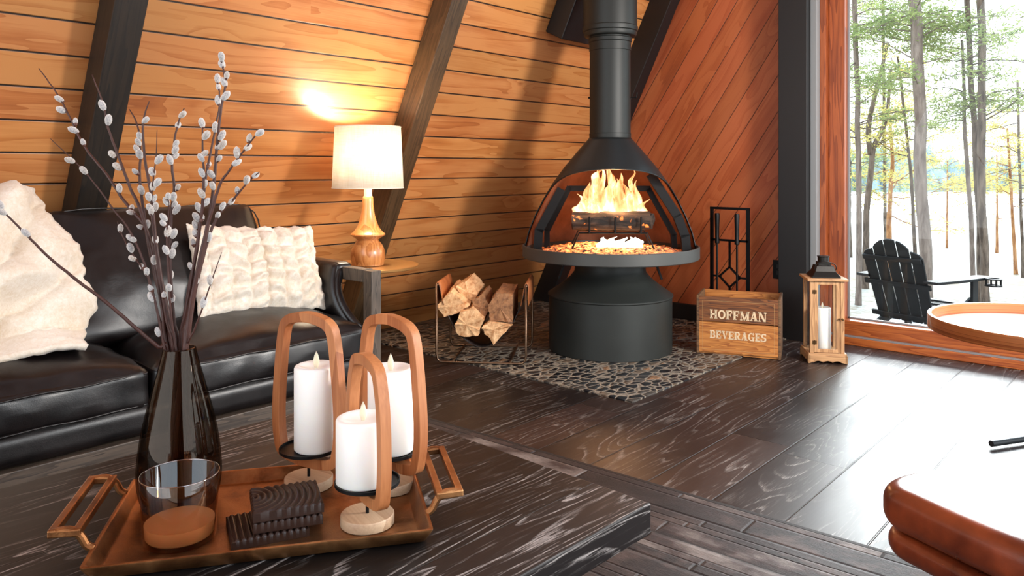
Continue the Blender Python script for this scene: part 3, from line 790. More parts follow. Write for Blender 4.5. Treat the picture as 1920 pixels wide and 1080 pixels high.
M_brassd = simple('dark_brass', '5a4128', .4, .9)
for z in (.115, .40):
    bm = B(); box(bm, (dw0+.001, i0-.001, z), (.022, .003, .02)); tube(bm, [(dw0, i0-.003, z-.012), (dw0, i0-.003, z+.012)], .0028, 8); obj('hinge', bm, M_brassd, door)
bm = B(); 
for x in (dw1-.006, dw1+.012): lathe(bm, [(0, 0), (.005, 0), (.003, .006), (.006, .012), (0, .014)], 12, M=Matrix.Translation((x, i0, .25)) @ Matrix.Rotation(PI/2, 4, 'X'))
tube(bm, [(dw1-.006, i0-.010, .25), (dw1+.003, i0-.012, .243), (dw1+.012, i0-.010, .25)], .0018, 6); obj('latch', bm, M_brassd, door)
M_lg = glass('lantern_glass', (.97, .98, .98), .0, 1.42)
bm = B(); box(bm, ((dw0+dw1)/2, i0+.009, (zt0+zt1)/2), (dw1-dw0-.042, .002, zt1-zt0-.044)); obj('door_pane', bm, M_lg, door)
for c, s in (((i0+.006, W/2), (.002, W-.075)), ((i1-.006, W/2), (.002, W-.075)), ((W/2, i1-.006), (W-.075, .002))):
    bm = B(); box(bm, (c[0], c[1], (zt0+zt1)/2), (s[0], s[1], zt1-zt0)); obj('pane', bm, M_lg, LN)
bm = B(); box(bm, (W/2, W/2, zt1+.007), (W+.006, W+.006, .014)); obj('top_board', bm, M_lwh, LN, bevel=.002)
bm = B()
M_cap = simple('lantern_cap', '2c2a28', .4, .8, 90, .15)
zc = zt1+.014
def fr(z, h): return [(W/2-h, W/2-h, z), (W/2+h, W/2-h, z), (W/2+h, W/2+h, z), (W/2-h, W/2+h, z)]
rg = [[bm.verts.new(p) for p in fr(z, h)] for z, h in ((zc, .078), (zc+.006, .078), (zc+.034, .056), (zc+.065, .046), (zc+.066, .034), (zc+.085, .034))]
for A_, D in zip(rg, rg[1:]):
    for k in range(4): bm.faces.new((A_[k], A_[(k+1) % 4], D[(k+1) % 4], D[k]))
bm.faces.new(rg[0]); bm.faces.new(rg[-1])
obj('cap', bm, M_cap, LN, bevel=.002)
bm = B(); lathe(bm, [(0, zc+.078), (.031, zc+.080), (.031, zc+.112), (.034, zc+.114), (.034, zc+.118), (0, zc+.122)], 32, (W/2, W/2, 0)); obj('chimney', bm, M_cap, LN, auto=35)
bm = B(); pts = [(W/2+.062*math.cos(a)*.95, W/2-.052-.012*math.sin(a), zc+.055+.036*math.sin(a)) for a in [2*PI*k/32 for k in range(32)]]
tube(bm, pts, .0028, 8, closed=True); obj('ring_handle', bm, M_cap, LN, smooth=True)
def wax_mat(name, c, e=0):
    m, g = mat(name); P = g.co()
    n = g.noise(P, 50, 3)
    g.pbr(hexc(c), .55, 0, g.bump(n, .05, .001), Subsurface_Weight=.3, Subsurface_Scale=.015, Subsurface_Radius=(1, .7, .45))
    return m
M_wax = wax_mat('wax_white', 'fbf8f2')
M_wick = simple('flame_tip_plastic', 'e9dfc6', .5, 0, Subsurface_Weight=.3)
def candle(label, loc, r, h, concave=.008, group=None, name='pillar_candle'):
    t = thing(name, label, 'candle', loc, 0, group)
    bm = B(); pr_ = [(0, 0), (r-.003, 0), (r, .003), (r, h-.006), (r-.002, h-.002), (r-.006, h)]
    pr_ += [(r*.75, h-concave*.4), (r*.4, h-concave), (0, h-concave)]
    lathe(bm, pr_, 56); obj('wax', bm, M_wax, t, auto=60)
    bm = B(); z = h-concave
    lathe(bm, [(0, z-.001), (.0035, z), (.0065, z+.010), (.0068, z+.016), (.004, z+.028), (0, z+.037)], 16, M=Matrix.Translation((0, 0, 0)))
    bmesh.ops.scale(bm, vec=(1, .45, 1), verts=bm.verts); bmesh.ops.rotate(bm, cent=(0, 0, z), matrix=Matrix.Rotation(math.radians(-41.6), 3, 'Z'), verts=bm.verts)
    obj('flame_tip', bm, M_wick, t, smooth=True); return t
lc = LN.location+Matrix.Rotation(math.atan2(ua.y, ua.x), 3, 'Z') @ Vector((W/2-.005, W/2, .056))
candle('tall cream pillar candle inside the wood and glass lantern', lc, .046, .245)
# ---------------------------------------------------------------- sofa
SF = thing('leather_sofa', 'black leather two-seat sofa with grey-brown wood frame against the sloping wall', 'sofa', (0, 2.8, 0))
M_lea = leather('black_leather', '080607', '150e0e', .36, 380, .22, Coat_Weight=.2, Coat_Roughness=.3, Specular_IOR_Level=.45)
M_sw = woody('sofa_wood', '2f2620', '5a4c40', k=11, st=(2, 16), rough=.5, gb=.2)
M_swz = woody('sofa_wood_up', '2f2620', '5f5144', (0, 0, 1), (1, 0, 0), (0, 1, 0), k=11, st=(2, 16), rough=.5, gb=.2)
XA = 2.255
bm = B(); box(bm, ((XA-.056-1.1)/2, .012, .108), (XA-.056+1.1, .045, .075)); 
obj('front_rail', bm, M_sw, SF, bevel=.003)
bm = B(); puff(bm, (3.0, .80, .125), .045, 18, wr=.002, M=Matrix.Translation((XA-.06-1.5, .395, .205))); obj('deck', bm, M_lea, SF, smooth=True)
for y, h in ((.0, .632), (.44, .632)):
    bm = B(); box(bm, (XA-.027, y+.03, h/2), (.056, .06, h)); obj('leg', bm, M_swz, SF, bevel=.003)
bm = B(); box(bm, (XA-.027, .24, .606), (.056, .36, .058)); obj('arm_rail', bm, M_swz, SF, bevel=.003)
bm = B(); box(bm, (XA-.027, .23, .14), (.056, .36, .07)); obj('side_rail', bm, M_swz, SF, bevel=.003)
# leather arm: sling from the arm rail down to the seat, with a rolled front edge
bm = B(); rows = []
for i in range(15):
    t = i/14; z = .635-.27*t; y0 = .235-.13*t*t-.05*t
    rows.append([bm.verts.new((XA-.045-.035*math.sin(PI*t)-.02*t, y0+(.62-y0)*k/8, z)) for k in range(9)])
for A_, D in zip(rows, rows[1:]):
    for k in range(8): bm.faces.new((A_[k], D[k], D[k+1], A_[k+1]))
o = obj('arm_panel', bm, M_lea, SF, smooth=True); s_ = o.modifiers.new('s', 'SOLIDIFY'); s_.thickness = .035; s_.offset = -1
bm = B(); tube(bm, [(XA-.052-.035*math.sin(PI*t)-.02*t, .238-.13*t*t-.05*t, .625-.26*t) for t in [k/14 for k in range(15)]], .021, 12); obj('arm_edge', bm, M_lea, SF, smooth=True)
bm = B(); puff(bm, (.095, .48, .06), .026, 14, wr=.002, M=Matrix.Translation((XA-.035, .46, .625))); obj('arm_pad', bm, M_lea, SF, smooth=True)
def piping(pts, r=.0042, nm='piping', closed=False):
    bm = B(); tube(bm, pts, r, 8, closed=closed); return obj(nm, bm, M_lea, SF, smooth=True)
SEAT = [(1.225, XA-.085), (.125, 1.215)]
for i, (a, b) in enumerate(SEAT):
    bm = B(); cx = (a+b)/2
    puff(bm, (b-a-.006, .70, .15), .035, 34, crown=.11, side=.012, wr=.006, ws=6, seed=i, M=Matrix.Translation((cx, .345, .318)))
    obj('seat_cushion', bm, M_lea, SF, smooth=True)
    for z, s in ((.372, 0), (.262, 1)):
        e = .004
        pts = [(a+.004, .6, z+.02), (a+.004, .15, z+.008), (a+.008, .02, z), (a+.03, .0, z-.002)]+[(a+.03+(b-a-.06)*k/10, -.009-.006*math.sin(PI*k/10), z+.003*math.sin(k*2.1)) for k in range(1, 10)]+[(b-.03, .0, z-.002), (b-.008, .02, z), (b-.004, .15, z+.008), (b-.004, .6, z+.02)]
        piping(catmull(pts, 3), .0035)
lean = math.radians(-27)
for i, (a, b) in enumerate(((1.07, 1.95), (.13, 1.06))):
    bm = B(); cx = (a+b)/2
    Mc = Matrix.Translation((cx, .535, .655)) @ Matrix.Rotation(lean, 4, 'X')
    puff(bm, (b-a, .15, .56), .032, 30, side=.06, wr=.004, ws=6, seed=i+5, M=Mc)
    obj('back_cushion', bm, M_lea, SF, smooth=True)
    pts = [Mc @ Vector(p) for p in ((-.5*(b-a)+.03, -.07, -.26), (-.5*(b-a)+.012, -.07, 0), (-.5*(b-a)+.02, -.065, .255), (0, -.06, .272), (.5*(b-a)-.02, -.065, .255), (.5*(b-a)-.012, -.07, 0), (.5*(b-a)-.03, -.07, -.26))]
    piping(catmull(pts, 6), .0035)
bm = B(); 
puff(bm, (XA+.7, .10, .40), .04, 14, M=Matrix.Translation((XA-.08-(XA+.7)/2, .735, .42)) @ Matrix.Rotation(math.radians(-10), 4, 'X')); obj('back_frame', bm, M_lea, SF, smooth=True)
# throw over the left back cushion
M_plush = plush('cream_plush', 'dccbb4', 'efe6da', 70, .4)
TB = thing('plush_throw', 'cream plush throw draped over the left back cushion of the sofa', 'throw', (0, 2.8, 0))
bm = B(); NU, NV = 90, 90; gr = []
ML = Matrix.Translation((.60, .43, .625)) @ Matrix.Rotation(lean, 4, 'X')
for i in range(NU+1):
    row = []
    for j in range(NV+1):
        u = i/NU; v = j/NV          # u: left to right, v: bottom to top
        wr_ = 1.13-.015*math.sin(v*9)-.13*max(0, v-.30)/.70
        wr_ -= .09*max(0, .2-v)/.2
        x = -.35+(wr_-.0+.35)*u*1.0
        if v < .16:                    # lies forward on the seat
            t = v/.16; y = .14+.16*t; z = .468+.012*math.sin(x*9)+.03*t
        elif v < .86:
            t = (v-.16)/.70; z = .498+.457*t; y = .29+.195*t-.045*math.sin(PI*t)
        else:
            t = (v-.86)/.14; z = .955+.035*math.sin(PI*t*.8); y = .485+.16*t
        z += .035*(x-.8)*v
        f1 = noise.noise(Vector((x*3.2+v*2.4, v*2.2-x*1.3, 1.3)))
        f2 = noise.noise(Vector((x*7+v*5, v*4-x*3, 5.7)))
        f3 = noise.noise(Vector((x*30, v*28, 2)))
        q_ = x*9-v*7.5+2.6*noise.noise(Vector((x*2.2, v*2.2, 3)))
        d = .085*abs(math.sin(q_))**.7+.04*math.sin(q_*.47+1)+.05*(.3-abs(f1)*1.6)+.03*f2+.004*f3
        ed = min(1, (1-u)*14, v*14)
        d = max(d, -.01)*(.35+.65*ed)+.028
        xx = x+.014*noise.noise(Vector((v*22, 3, 1)))*(u > .93)+.03*f2
        row.append(bm.verts.new((xx, y-d*.88, z+d*.42+.006*f3)))
    gr.append(row)
for i in range(NU):
    for j in range(NV): bm.faces.new((gr[i][j], gr[i+1][j], gr[i+1][j+1], gr[i][j+1]))
o = obj('throw', bm, M_plush, TB, smooth=True); s_ = o.modifiers.new('s', 'SOLIDIFY'); s_.thickness = .022; s_.offset = -1
# ruched lumbar pillow
PW = thing('ruched_pillow', 'cream faux fur pillow with ruched channels leaning at the sofa arm', 'pillow', (0, 2.8, 0))
bm = B(); NU, NV = 120, 84
MP = Matrix.Translation((1.845, .345, .650)) @ Matrix.Rotation(math.radians(4), 4, 'Y') @ Matrix.Rotation(math.radians(-24), 4, 'X')
for side in (-1, 1):
    gr = []
    for i in range(NU+1):
        row = []
        for j in range(NV+1):
            u = i/NU*2-1; v = j/NV*2-1
            k = .5*(1-abs(u)**5)*(1-abs(v)**5)
            prof_ = (max(0, (1-abs(u)**3.2))*max(0, (1-abs(v)**2.6)))**.5
            th = .085*prof_
            ch = u*3.6; fr_ = ch-math.floor(ch); cid = math.floor(ch)
            pinch = (math.sin(PI*fr_))**.45
            ru = math.sin(v*(20+2.5*math.sin(cid*4.1))+(fr_-.5)*3.0*math.sin(cid*2.3+.5)+cid*cid*1.7+3.0*noise.noise(Vector((u*4, v*2.5, cid))))
            y = th*(.50+.50*pinch)+.019*ru*pinch*prof_*(1 if side < 0 else .4)+.004*noise.noise(Vector((u*22, v*16, side)))
            wob = 1-.025*math.cos(ch*2*PI)*(abs(v) > .8)*(abs(v)-.8)*5
            x = u*.31*(1-.05*(1-abs(v)))+.012*noise.noise(Vector((v*3, u, 8))); z = v*.205*wob*(1-.06*(1-abs(u)))+.004*noise.noise(Vector((u*30, v, 2)))
            row.append(bm.verts.new(MP @ Vector((x, side*y, z))))
        gr.append(row)
    for i in range(NU):
        for j in range(NV): bm.faces.new((gr[i][j], gr[i+1][j], gr[i+1][j+1], gr[i][j+1]))
bmesh.ops.remove_doubles(bm, verts=bm.verts, dist=.0008)
obj('cover', bm, M_plush, PW, smooth=True)
# ---------------------------------------------------------------- side table and lamp
TX, TY = 2.565, 3.275
st_ = thing('side_table', 'small round brass-topped side table between sofa arm and rafter', 'side table', (TX, TY, 0))
M_gold = simple('brushed_brass', 'b98a52', .42, .75, 220, .1, stretch=(1, 8, 1))
bm = B(); lathe(bm, [(0, .574), (.245, .574), (.252, .577), (.254, .588), (.250, .591), (.244, .588), (0, .588)], 80); obj('tabletop', bm, M_gold, st_, auto=30)
bm = B(); lathe(bm, [(0, .013), (.011, .013), (.011, .575), (0, .575)], 20); obj('stem', bm, M_steel, st_, auto=30)
bm = B(); lathe(bm, [(0, 0), (.15, 0), (.152, .006), (.14, .014), (0, .016)], 48); obj('base', bm, M_steel, st_, auto=30)
LX, LY = 2.55, 3.275
lp = thing('table_lamp', 'turned wood table lamp with white drum shade on the round side table', 'lamp', (LX, LY, .588))
M_lamp = woody('lamp_wood', 'a8602c', 'd9975a', (0, 0, 1), (1, 0, 0), (0, 1, 0), k=8, st=(1.5, 10), rough=.3, gb=.05, Coat_Weight=.4, Coat_Roughness=.2)
bm = B(); pf = catmull([(0, .0), (.074, .0), (.083, .012), (.089, .045), (.087, .078), (.072, .112), (.056, .130), (.055, .136), (.072, .148), (.088, .158), (.089, .166), (.075, .178), (.056, .205), (.040, .25), (.031, .30), (.025, .362), (0, .362)], 4)
pf = [(max(0, p[0]), p[1]) for p in [(q.x, q.y) for q in [Vector((a.x, a.y, 0)) for a in [Vector((p[0], p[1], 0)) for p in pf]]]]
lathe(bm, [(0, 0)]+[p for p in pf if p[0] > 1e-3]+[(0, .362)], 56); obj('body', bm, M_lamp, lp, auto=40)
bm = B(); lathe(bm, [(0, .36), (.0215, .361), (.0205, .425), (0, .426)], 32); tag(obj('neck', bm, simple('neck_white', 'e9ddc8', .5), lp, auto=30), 'off-white neck under the shade')
bm = B(); tube(bm, [(0, 0, .42), (0, 0, .47)], .012, 12); obj('socket', bm, M_brassd, lp, auto=30)
def shade_mat():
    m, g = mat('linen_shade'); P = g.co()
    x = g.n('ShaderNodeTexCoord').outputs['UV']
    a = g.noise(g.v('MULTIPLY', P, (15, 15, 420)), 1, 2, .6); b = g.noise(g.v('MULTIPLY', P, (260, 260, 12)), 1, 2, .6)
    col = g.mix(g.mr(g.m('ADD', a, b), .75, 1.25), hexc('efe4d2'), hexc('fbf7ef'))
    d = g.n('ShaderNodeBsdfDiffuse'); g.put(d.inputs[0], col)
    t = g.n('ShaderNodeBsdfTranslucent'); g.put(t.inputs[0], g.mix(.5, col, (1, .93, .82)))
    mx = g.n('ShaderNodeMixShader'); mx.inputs[0].default_value = .38
    g.l(d.outputs[0], mx.inputs[1]); g.l(t.outputs[0], mx.inputs[2]); g.out(mx.outputs[0]); return m
bm = B(); lathe(bm, [(.186, .408), (.172, .728)], 96); o = obj('lamp_shade', bm, shade_mat(), lp, smooth=True); s_ = o.modifiers.new('s', 'SOLIDIFY'); s_.thickness = .0015
bm = B()
M_trl = simple('trim_linen', 'e8ddcb', .8)
for z, r in ((.408, .1855), (.728, .1715)):
    bm = B(); tube(bm, [(r*math.cos(a), r*math.sin(a), z) for a in [2*PI*k/72 for k in range(72)]], .0028, 8, closed=True); obj('shade_trim', bm, M_trl, lp, smooth=True)
bm = B()
for k in range(3):
    a = 2*PI*k/3+.4; tube(bm, [(0, 0, .70), (.171*math.cos(a), .171*math.sin(a), .725)], .0015, 6)
obj('shade_spider', bm, M_steel, lp, smooth=True)
def emis(name, c, s):
    m, g = mat(name); e = g.n('ShaderNodeEmission'); g.put(e.inputs[0], c); e.inputs[1].default_value = s; g.out(e.outputs[0]); return m
bm = B(); lathe(bm, [(0, .47), (.012, .475), (.015, .49), (.028, .52), (.030, .54), (.02, .562), (0, .57)], 24); obj('bulb', bm, emis('bulb_glow', (1, .78, .52), 14), lp, smooth=True)
# ---------------------------------------------------------------- rug
def rug_mat():
    m, g = mat('cowhide_patchwork'); P = g.co(); s3 = g.sep(P)
    x = g.m('ADD', g.m('DIVIDE', s3[0], .058), g.m('MULTIPLY', g.m('SINE', g.m('MULTIPLY', s3[0], 33)), .42)); row = g.m('FLOOR', x); fx = g.m('FRACT', x)
    rr = g.white(g.xyz(row, 1, 2))[0]
    y = g.m('ADD', g.m('DIVIDE', s3[1], .62), g.m('MULTIPLY', rr, 9)); cl = g.m('FLOOR', y); fy = g.m('FRACT', y)
    idw = g.white(g.xyz(row, cl, 3)); v = idw[0]
    bl = g.noise(g.v('ADD', g.v('MULTIPLY', P, (10, 6, 1)), idw[1]), 1, 3, .6)
    col = g.ramp(g.m('ADD', g.m('MULTIPLY', v, .8), g.m('MULTIPLY', g.m('SUBTRACT', bl, .5), .9)), [(0, hexc('141011')), (.25, hexc('2c2221')), (.42, hexc('4a3c37')), (.55, hexc('1b1516')), (.68, hexc('3a2c29')), (.82, hexc('6d635e')), (.97, hexc('8a817b'))])
    hair = g.noise(g.v('MULTIPLY', P, (320, 42, 1)), 1, 3, .7)
    col = g.hsv(col, .5, 1, g.mr(hair, .3, .7, .65, 1.35))
    e = g.m('MINIMUM', g.m('MULTIPLY', g.m('MINIMUM', fx, g.m('SUBTRACT', 1, fx)), .058), g.m('MULTIPLY', g.m('MINIMUM', fy, g.m('SUBTRACT', 1, fy)), .62))
    sm = g.mr(e, .0, .0022, 1, 0)
    col = g.mix(sm, col, (.01, .008, .008))
    g.pbr(col, .65, 0, g.bump(g.m('SUBTRACT', g.m('MULTIPLY', hair, .6), g.m('MULTIPLY', g.mr(e, 0, .008, 1, 0), 1.6)), .8, .005))
    return m
RG = thing('cowhide_rug', 'patchwork cowhide rug of grey and brown strips under the coffee table', 'rug', (1.0, .9, 0), math.radians(2))
bm = B(); box(bm, (0.37, -.2, .005), (1.93, 3.7, .010)); obj('pile', bm, rug_mat(), RG, bevel=.003)
bm = B(); box(bm, (1.345, -.2, .0045), (.02, 3.72, .009)); tag(obj('binding', bm, simple('rug_binding', '17100f', .7, 0, 200, .3), RG, bevel=.003), 'dark bound edge')
# ---------------------------------------------------------------- coffee table
c0 = Vector((1.366, .836)); c1 = Vector((1.40, 1.876))
ta = math.atan2(c1.x-c0.x, 1.04)
CT = thing('coffee_table', 'low dark oak coffee table with pale cerused grain on the rug', 'coffee table', (c0.x, c0.y, 0), -ta)
bm = B(); box(bm, (-.65, .52, .388), (1.3, 1.045, .064)); obj('tabletop', bm, M_table, CT, bevel=.004, seg=3)
M_leg = simple('bronze_bar', '6b5535', .35, .85, 80, .15)
zr = .010
for y in (.11, .93):
    for x in (-.14, -1.12):
        bm = B(); bar(bm, (x, y, zr), (x, y, .345), .05, .018, (0, 1, 0)); obj('leg', bm, M_leg, CT, bevel=.002)
    bm = B(); box(bm, (-.63, y, .350), (1.03, .05, .012)); obj('support_bar', bm, M_leg, CT, bevel=.002)
for x in (-.14, -1.12):
    bm = B(); box(bm, (x, .52, .335), (.05, .83, .012)); obj('cross_bar', bm, M_leg, CT, bevel=.002)
# ---------------------------------------------------------------- tray
TA = math.radians(-34.7)
TRc = Vector((.821, 1.3535, .42)); TR = thing('metal_tray', 'rectangular antique copper tray with loop handles on the coffee table', 'tray', TRc, TA)
def copper_mat():
    m, g = mat('aged_copper'); P = g.co(); n = g.noise(P, 14, 5, .65, .5); n2 = g.noise(P, 320, 3, .6); n3 = g.noise(P, 3.5, 3)
    col = g.ramp(g.m('ADD', n, g.m('MULTIPLY', g.m('SUBTRACT', n3, .5), .8)), [(.2, hexc('5c3822')), (.5, hexc('9c6a42')), (.8, hexc('c08c5c'))])
    g.pbr(col, g.mr(n, .3, .7, .28, .48), .92, g.bump(g.m('ADD', n2, n), .25, .0015)); return m
M_cop = copper_mat()
LW_, WW_ = .58, .378
def rr(hx, hy, r, n=5):
    out = []
    for cx, cy, a0 in ((hx-r, hy-r, 0), (-hx+r, hy-r, 90), (-hx+r, -hy+r, 180), (hx-r, -hy+r, 270)):
        for k in range(n+1):
            a = math.radians(a0+90*k/n); out.append((cx+r*math.cos(a), cy+r*math.sin(a)))
    return out
bm = B(); prv = None; rings = []
for hx, hy, z in ((.272, .171, .0015), (.278, .177, .003), (.290, .189, .025), (.290, .189, .028), (.286, .185, .029), (.282, .181, .027), (.271, .170, .008), (.266, .165, .0055)):
    rings.append([bm.verts.new((x, y, z)) for x, y in rr(hx, hy, .008)])
for A_, D in zip(rings, rings[1:]):
    n = len(A_)
    for k in range(n): bm.faces.new((A_[k], A_[(k+1) % n], D[(k+1) % n], D[k]))
bm.faces.new(rings[0]); bm.faces.new(rings[-1])
obj('pan', bm, M_cop, TR, auto=50)
for s in (-1, 1):
    bm = B()
    for y in (-.115, .115):
        pts = catmull([(s*.286, y, .026), (s*.298, y, .034), (s*.308, y, .052), (s*.325, y, .062), (s*.352, y, .060)], 4)
        tube(bm, pts, .0072, 10)
    for x in (.312, .350):
        z = .058 if x < .33 else .060
        bar(bm, (s*x, -.122, z), (s*x, .122, z), .014, .014)
    for y in (-.115, .115): bar(bm, (s*.308, y, .058), (s*.357, y, .060), .015, .013)
    obj('handle', bm, M_cop, TR, bevel=.003)
ZT_ = .4257
# ---------------------------------------------------------------- vase
VX, VY = .723, 1.535
M_smoke = glass('smoke_glass', (.56, .51, .47), .0, 1.7, .04)
va = thing('glass_vase', 'tall tapered smoked glass vase holding pussy willow at the back of the tray', 'vase', (VX, VY, ZT_))
bm = B(); vo_ = catmull([(.060, .0, 0), (.070, .006, 0), (.079, .045, 0), (.079, .09, 0), (.070, .155, 0), (.053, .225, 0), (.037, .285, 0), (.031, .312, 0)], 6)
lathe(bm, [(0, .0)]+[(p.x, p.y) for p in vo_], 64)
inn = [(p.x-.003, p.y+.004) for p in vo_][::-1]
lathe(bm, [(vo_[-1].x, vo_[-1].y)]+[(inn[0][0], vo_[-1].y)]+[(r, z) for r, z in inn[1:]]+[(0, .006)], 64)
bmesh.ops.remove_doubles(bm, verts=bm.verts, dist=.00005)
obj('glass', bm, M_smoke, va, smooth=True)
# ---------------------------------------------------------------- pussy willow
M_twig = simple('willow_bark', '40211a', .55, 0, 60, .3, .001, var=.3, vs=30)
def catkin_mat():
    m, g = mat('catkin_fur'); P = g.co()
    n = g.noise(P, 500, 3, .7); z = g.sep(P)[2]
    rnd = g.n('ShaderNodeObjectInfo').outputs['Random']
    col = g.mix(g.mr(rnd, .6, 1), hexc('85848a'), hexc('957f6a'))
    col = g.mix(g.mr(n, .35, .65), col, hexc('c9c5c0'))
    lw = g.n('ShaderNodeLayerWeight'); lw.inputs[0].default_value = .4
    g.pbr(g.mix(g.mr(lw.outputs[1], .1, .7), col, hexc('dcd8d2')), .95, 0, g.bump(n, .6, .001), Sheen_Weight=1.0, Sheen_Roughness=.4)
    return m
M_cat = catkin_mat()
bm = B(); lathe(bm, [(0, -.0015), (.003, .0), (.0052, .004), (.0062, .009), (.0058, .014), (.0040, .018), (0, .021)], 14)
for v in bm.verts: v.co += Vector((1, 1, 1))*.0004*noise.noise(v.co*900)
cat0 = obj('catkin', bm, M_cat, None, smooth=True)
bm = B(); lathe(bm, [(0, -.003), (.0022, -.001), (.0048, .004), (.004, .006), (0, .004)], 10)
bud0 = obj('bud', bm, simple('bud_scale', '5a352a', .5), None, smooth=True)
MOUTH = Vector((VX, VY, ZT_+.312))
STEMS = [
 ([(325, 660), (310, 560), (277, 437), (253, 400), (233, 377), (200, 327), (160, 277), (133, 223), (108, 177), (73, 128)], .10, 'tall pussy willow stem leaning far left across the black rafter'),
 ([(318, 660), (305, 580), (285, 470), (263, 393), (245, 353), (220, 287), (203, 240), (193, 193), (173, 140)], .03, 'pussy willow stem in front of the rafter with tip beside two big catkins'),
 ([(310, 660), (290, 560), (267, 483), (240, 427), (213, 393), (190, 360), (160, 323), (130, 293), (95, 260)], -.05, 'thin pussy willow stem ending left with only two catkins at its tip'),
 ([(322, 660), (302, 560), (283, 480), (270, 400), (262, 330), (264, 290), (258, 235), (243, 205)], .06, 'pussy willow stem right of the rafter, clustered catkins near its crooked top'),
 ([(326, 660), (308, 560), (292, 450), (283, 360), (273, 307), (268, 247), (270, 220), (280, 190)], 0, 'pussy willow stem just right of the clustered one, bare thin tip'),
 ([(328, 660), (312, 600), (294, 480), (284, 393), (287, 343), (293, 293), (295, 243)], -.04, 'short straight pussy willow stem with a needle-like bare tip'),
 ([(333, 660), (326, 600), (319, 500), (321, 410), (327, 353), (323, 313), (328, 260), (338, 220), (346, 203)], .05, 'central pussy willow stem rising straight from the vase'),
 ([(345, 660), (365, 540), (385, 450), (397, 380), (403, 327), (407, 273), (415, 203), (423, 157), (418, 127), (411, 99)], .02, 'tallest pussy willow stem of the bunch, right of centre'),
 ([(341, 660), (352, 560), (370, 460), (380, 380), (387, 327), (397, 277), (412, 193), (408, 150)], .08, 'pussy willow stem close beside the tallest one and a little shorter'),
 ([(338, 660), (350, 580), (367, 480), (379, 393), (382, 327), (380, 277), (380, 227)], -.03, 'upright pussy willow stem left of the tallest, dark catkin at its tip'),
 ([(347, 660), (360, 560), (385, 440), (398, 393), (412, 347), (430, 320), (457, 283), (488, 243)], -.02, 'pussy willow stem arching right towards the lamp, the upper of two'),
 ([(349, 660), (365, 550), (390, 450), (410, 403), (433, 380), (460, 347), (487, 322)], .06, 'pussy willow stem arching right towards the lamp, the lower of two'),
 ([(352, 660), (353, 642), (365, 617), (380, 577), (397, 527), (416, 473)], -.04, 'thin short pussy willow twig leaning right in front of the ruched pillow'),
 ([(318, 668), (297, 650), (253, 613), (200, 567), (147, 527), (93, 483), (50, 440), (13, 403), (-20, 378)], -.10, 'long pussy willow stem reaching out low to the left across the cream throw'),
 ([(320, 660), (300, 600), (277, 520), (253, 483), (230, 443), (220, 415)], .0, 'short pussy willow stem low on the left in front of the black cushion'),
 ([(331, 660), (322, 600), (315, 500), (313, 440), (317, 390), (316, 372)], -.05, 'short pussy willow stem in the middle ending among the catkins'),
]
CATS = [(113, 187), (114, 210), (145, 225), (139, 246), (159, 269), (192, 199), (206, 226), (131, 303), (157, 319), (203, 296), (218, 315), (226, 353), (258, 268), (262, 256), (252, 281), (262, 294), (275, 227), (300, 300), (342, 217), (333, 237), (332, 272), (317, 302), (329, 296), (418, 109), (417, 123), (428, 142), (408, 149), (420, 156), (410, 166), (407, 189), (423, 182), (379, 232), (389, 257), (420, 255), (409, 277), (425, 276), (376, 298), (392, 310), (415, 300), (377, 325), (464, 256), (486, 252), (463, 280), (440, 289), (443, 306), (477, 330), (459, 338), (442, 357), (433, 378), (415, 385), (395, 331), (385, 345), (378, 366), (388, 383), (370, 390), (267, 361), (250, 325), (284, 326), (276, 371), (292, 373), (278, 388), (315, 367), (326, 370), (330, 385), (310, 380), (335, 395), (248, 390), (246, 401), (284, 400), (302, 410), (227, 429), (242, 447), (252, 453), (260, 428), (248, 467), (248, 487), (268, 500), (315, 435), (336, 436), (278, 423), (301, 421), (292, 452), (311, 469), (335, 460), (331, 472), (355, 422), (360, 433), (353, 449), (393, 444), (407, 405), (380, 410), (355, 502), (367, 527), (391, 526), (320, 516), (318, 541), (310, 553), (322, 562), (285, 560), (282, 540), (275, 510), (290, 490), (313, 607), (292, 620), (380, 572), (330, 285), (288, 350), (301, 345), (296, 388), (345, 350), (5, 381), (7, 400), (50, 436), (384, 290), (404, 240), (398, 352), (366, 410), (372, 440)]
FV = 1.56
stem_info = []
for si, (px, dv, lab) in enumerate(STEMS):
    y0, y1 = px[0][1], px[-1][1]; n = len(px); pts = []
    for k, (x, y) in enumerate(px):
        t = k/(n-1); f = FV+dv*t+(.012*math.sin(si*2.4))*(1-t)
        pts.append(at(x, y, f))
    a = pts[0]; base = MOUTH+Vector((-(a.x-MOUTH.x)*1.2, -(a.y-MOUTH.y)*1.2, -.29))+Vector((.03*math.sin(si*1.7), .03*math.cos(si*2.3), 0))
    pts = [base]+pts
    fine = catmull(pts, 5)
    for k in range(1, len(fine)-1): fine[k] += Vector((noise.noise(Vector((k*.9, si, 0))), noise.noise(Vector((k*.9, si, 5))), 0))*.0012
    N = len(fine); thin = .6 if si in (2, 12, 14, 15, 5) else 1
    rad = [(.0037*(1-k/(N-1))**.7+.0009)*thin for k in range(N)]
    root = thing('pussy_willow_stem', lab, 'branch', base, 0, None)
    bm = B(); tube(bm, [p-base for p in fine], rad, 7)
    obj('twig', bm, M_twig, root, smooth=True)
    stem_info.append((root, base, fine, rad))
def proj(p):
    r = p.x*RX+p.y*RY; f = p.x*FX+p.y*FY
    return CX+F*r/f, HY-F*(p.z-H)/f, f
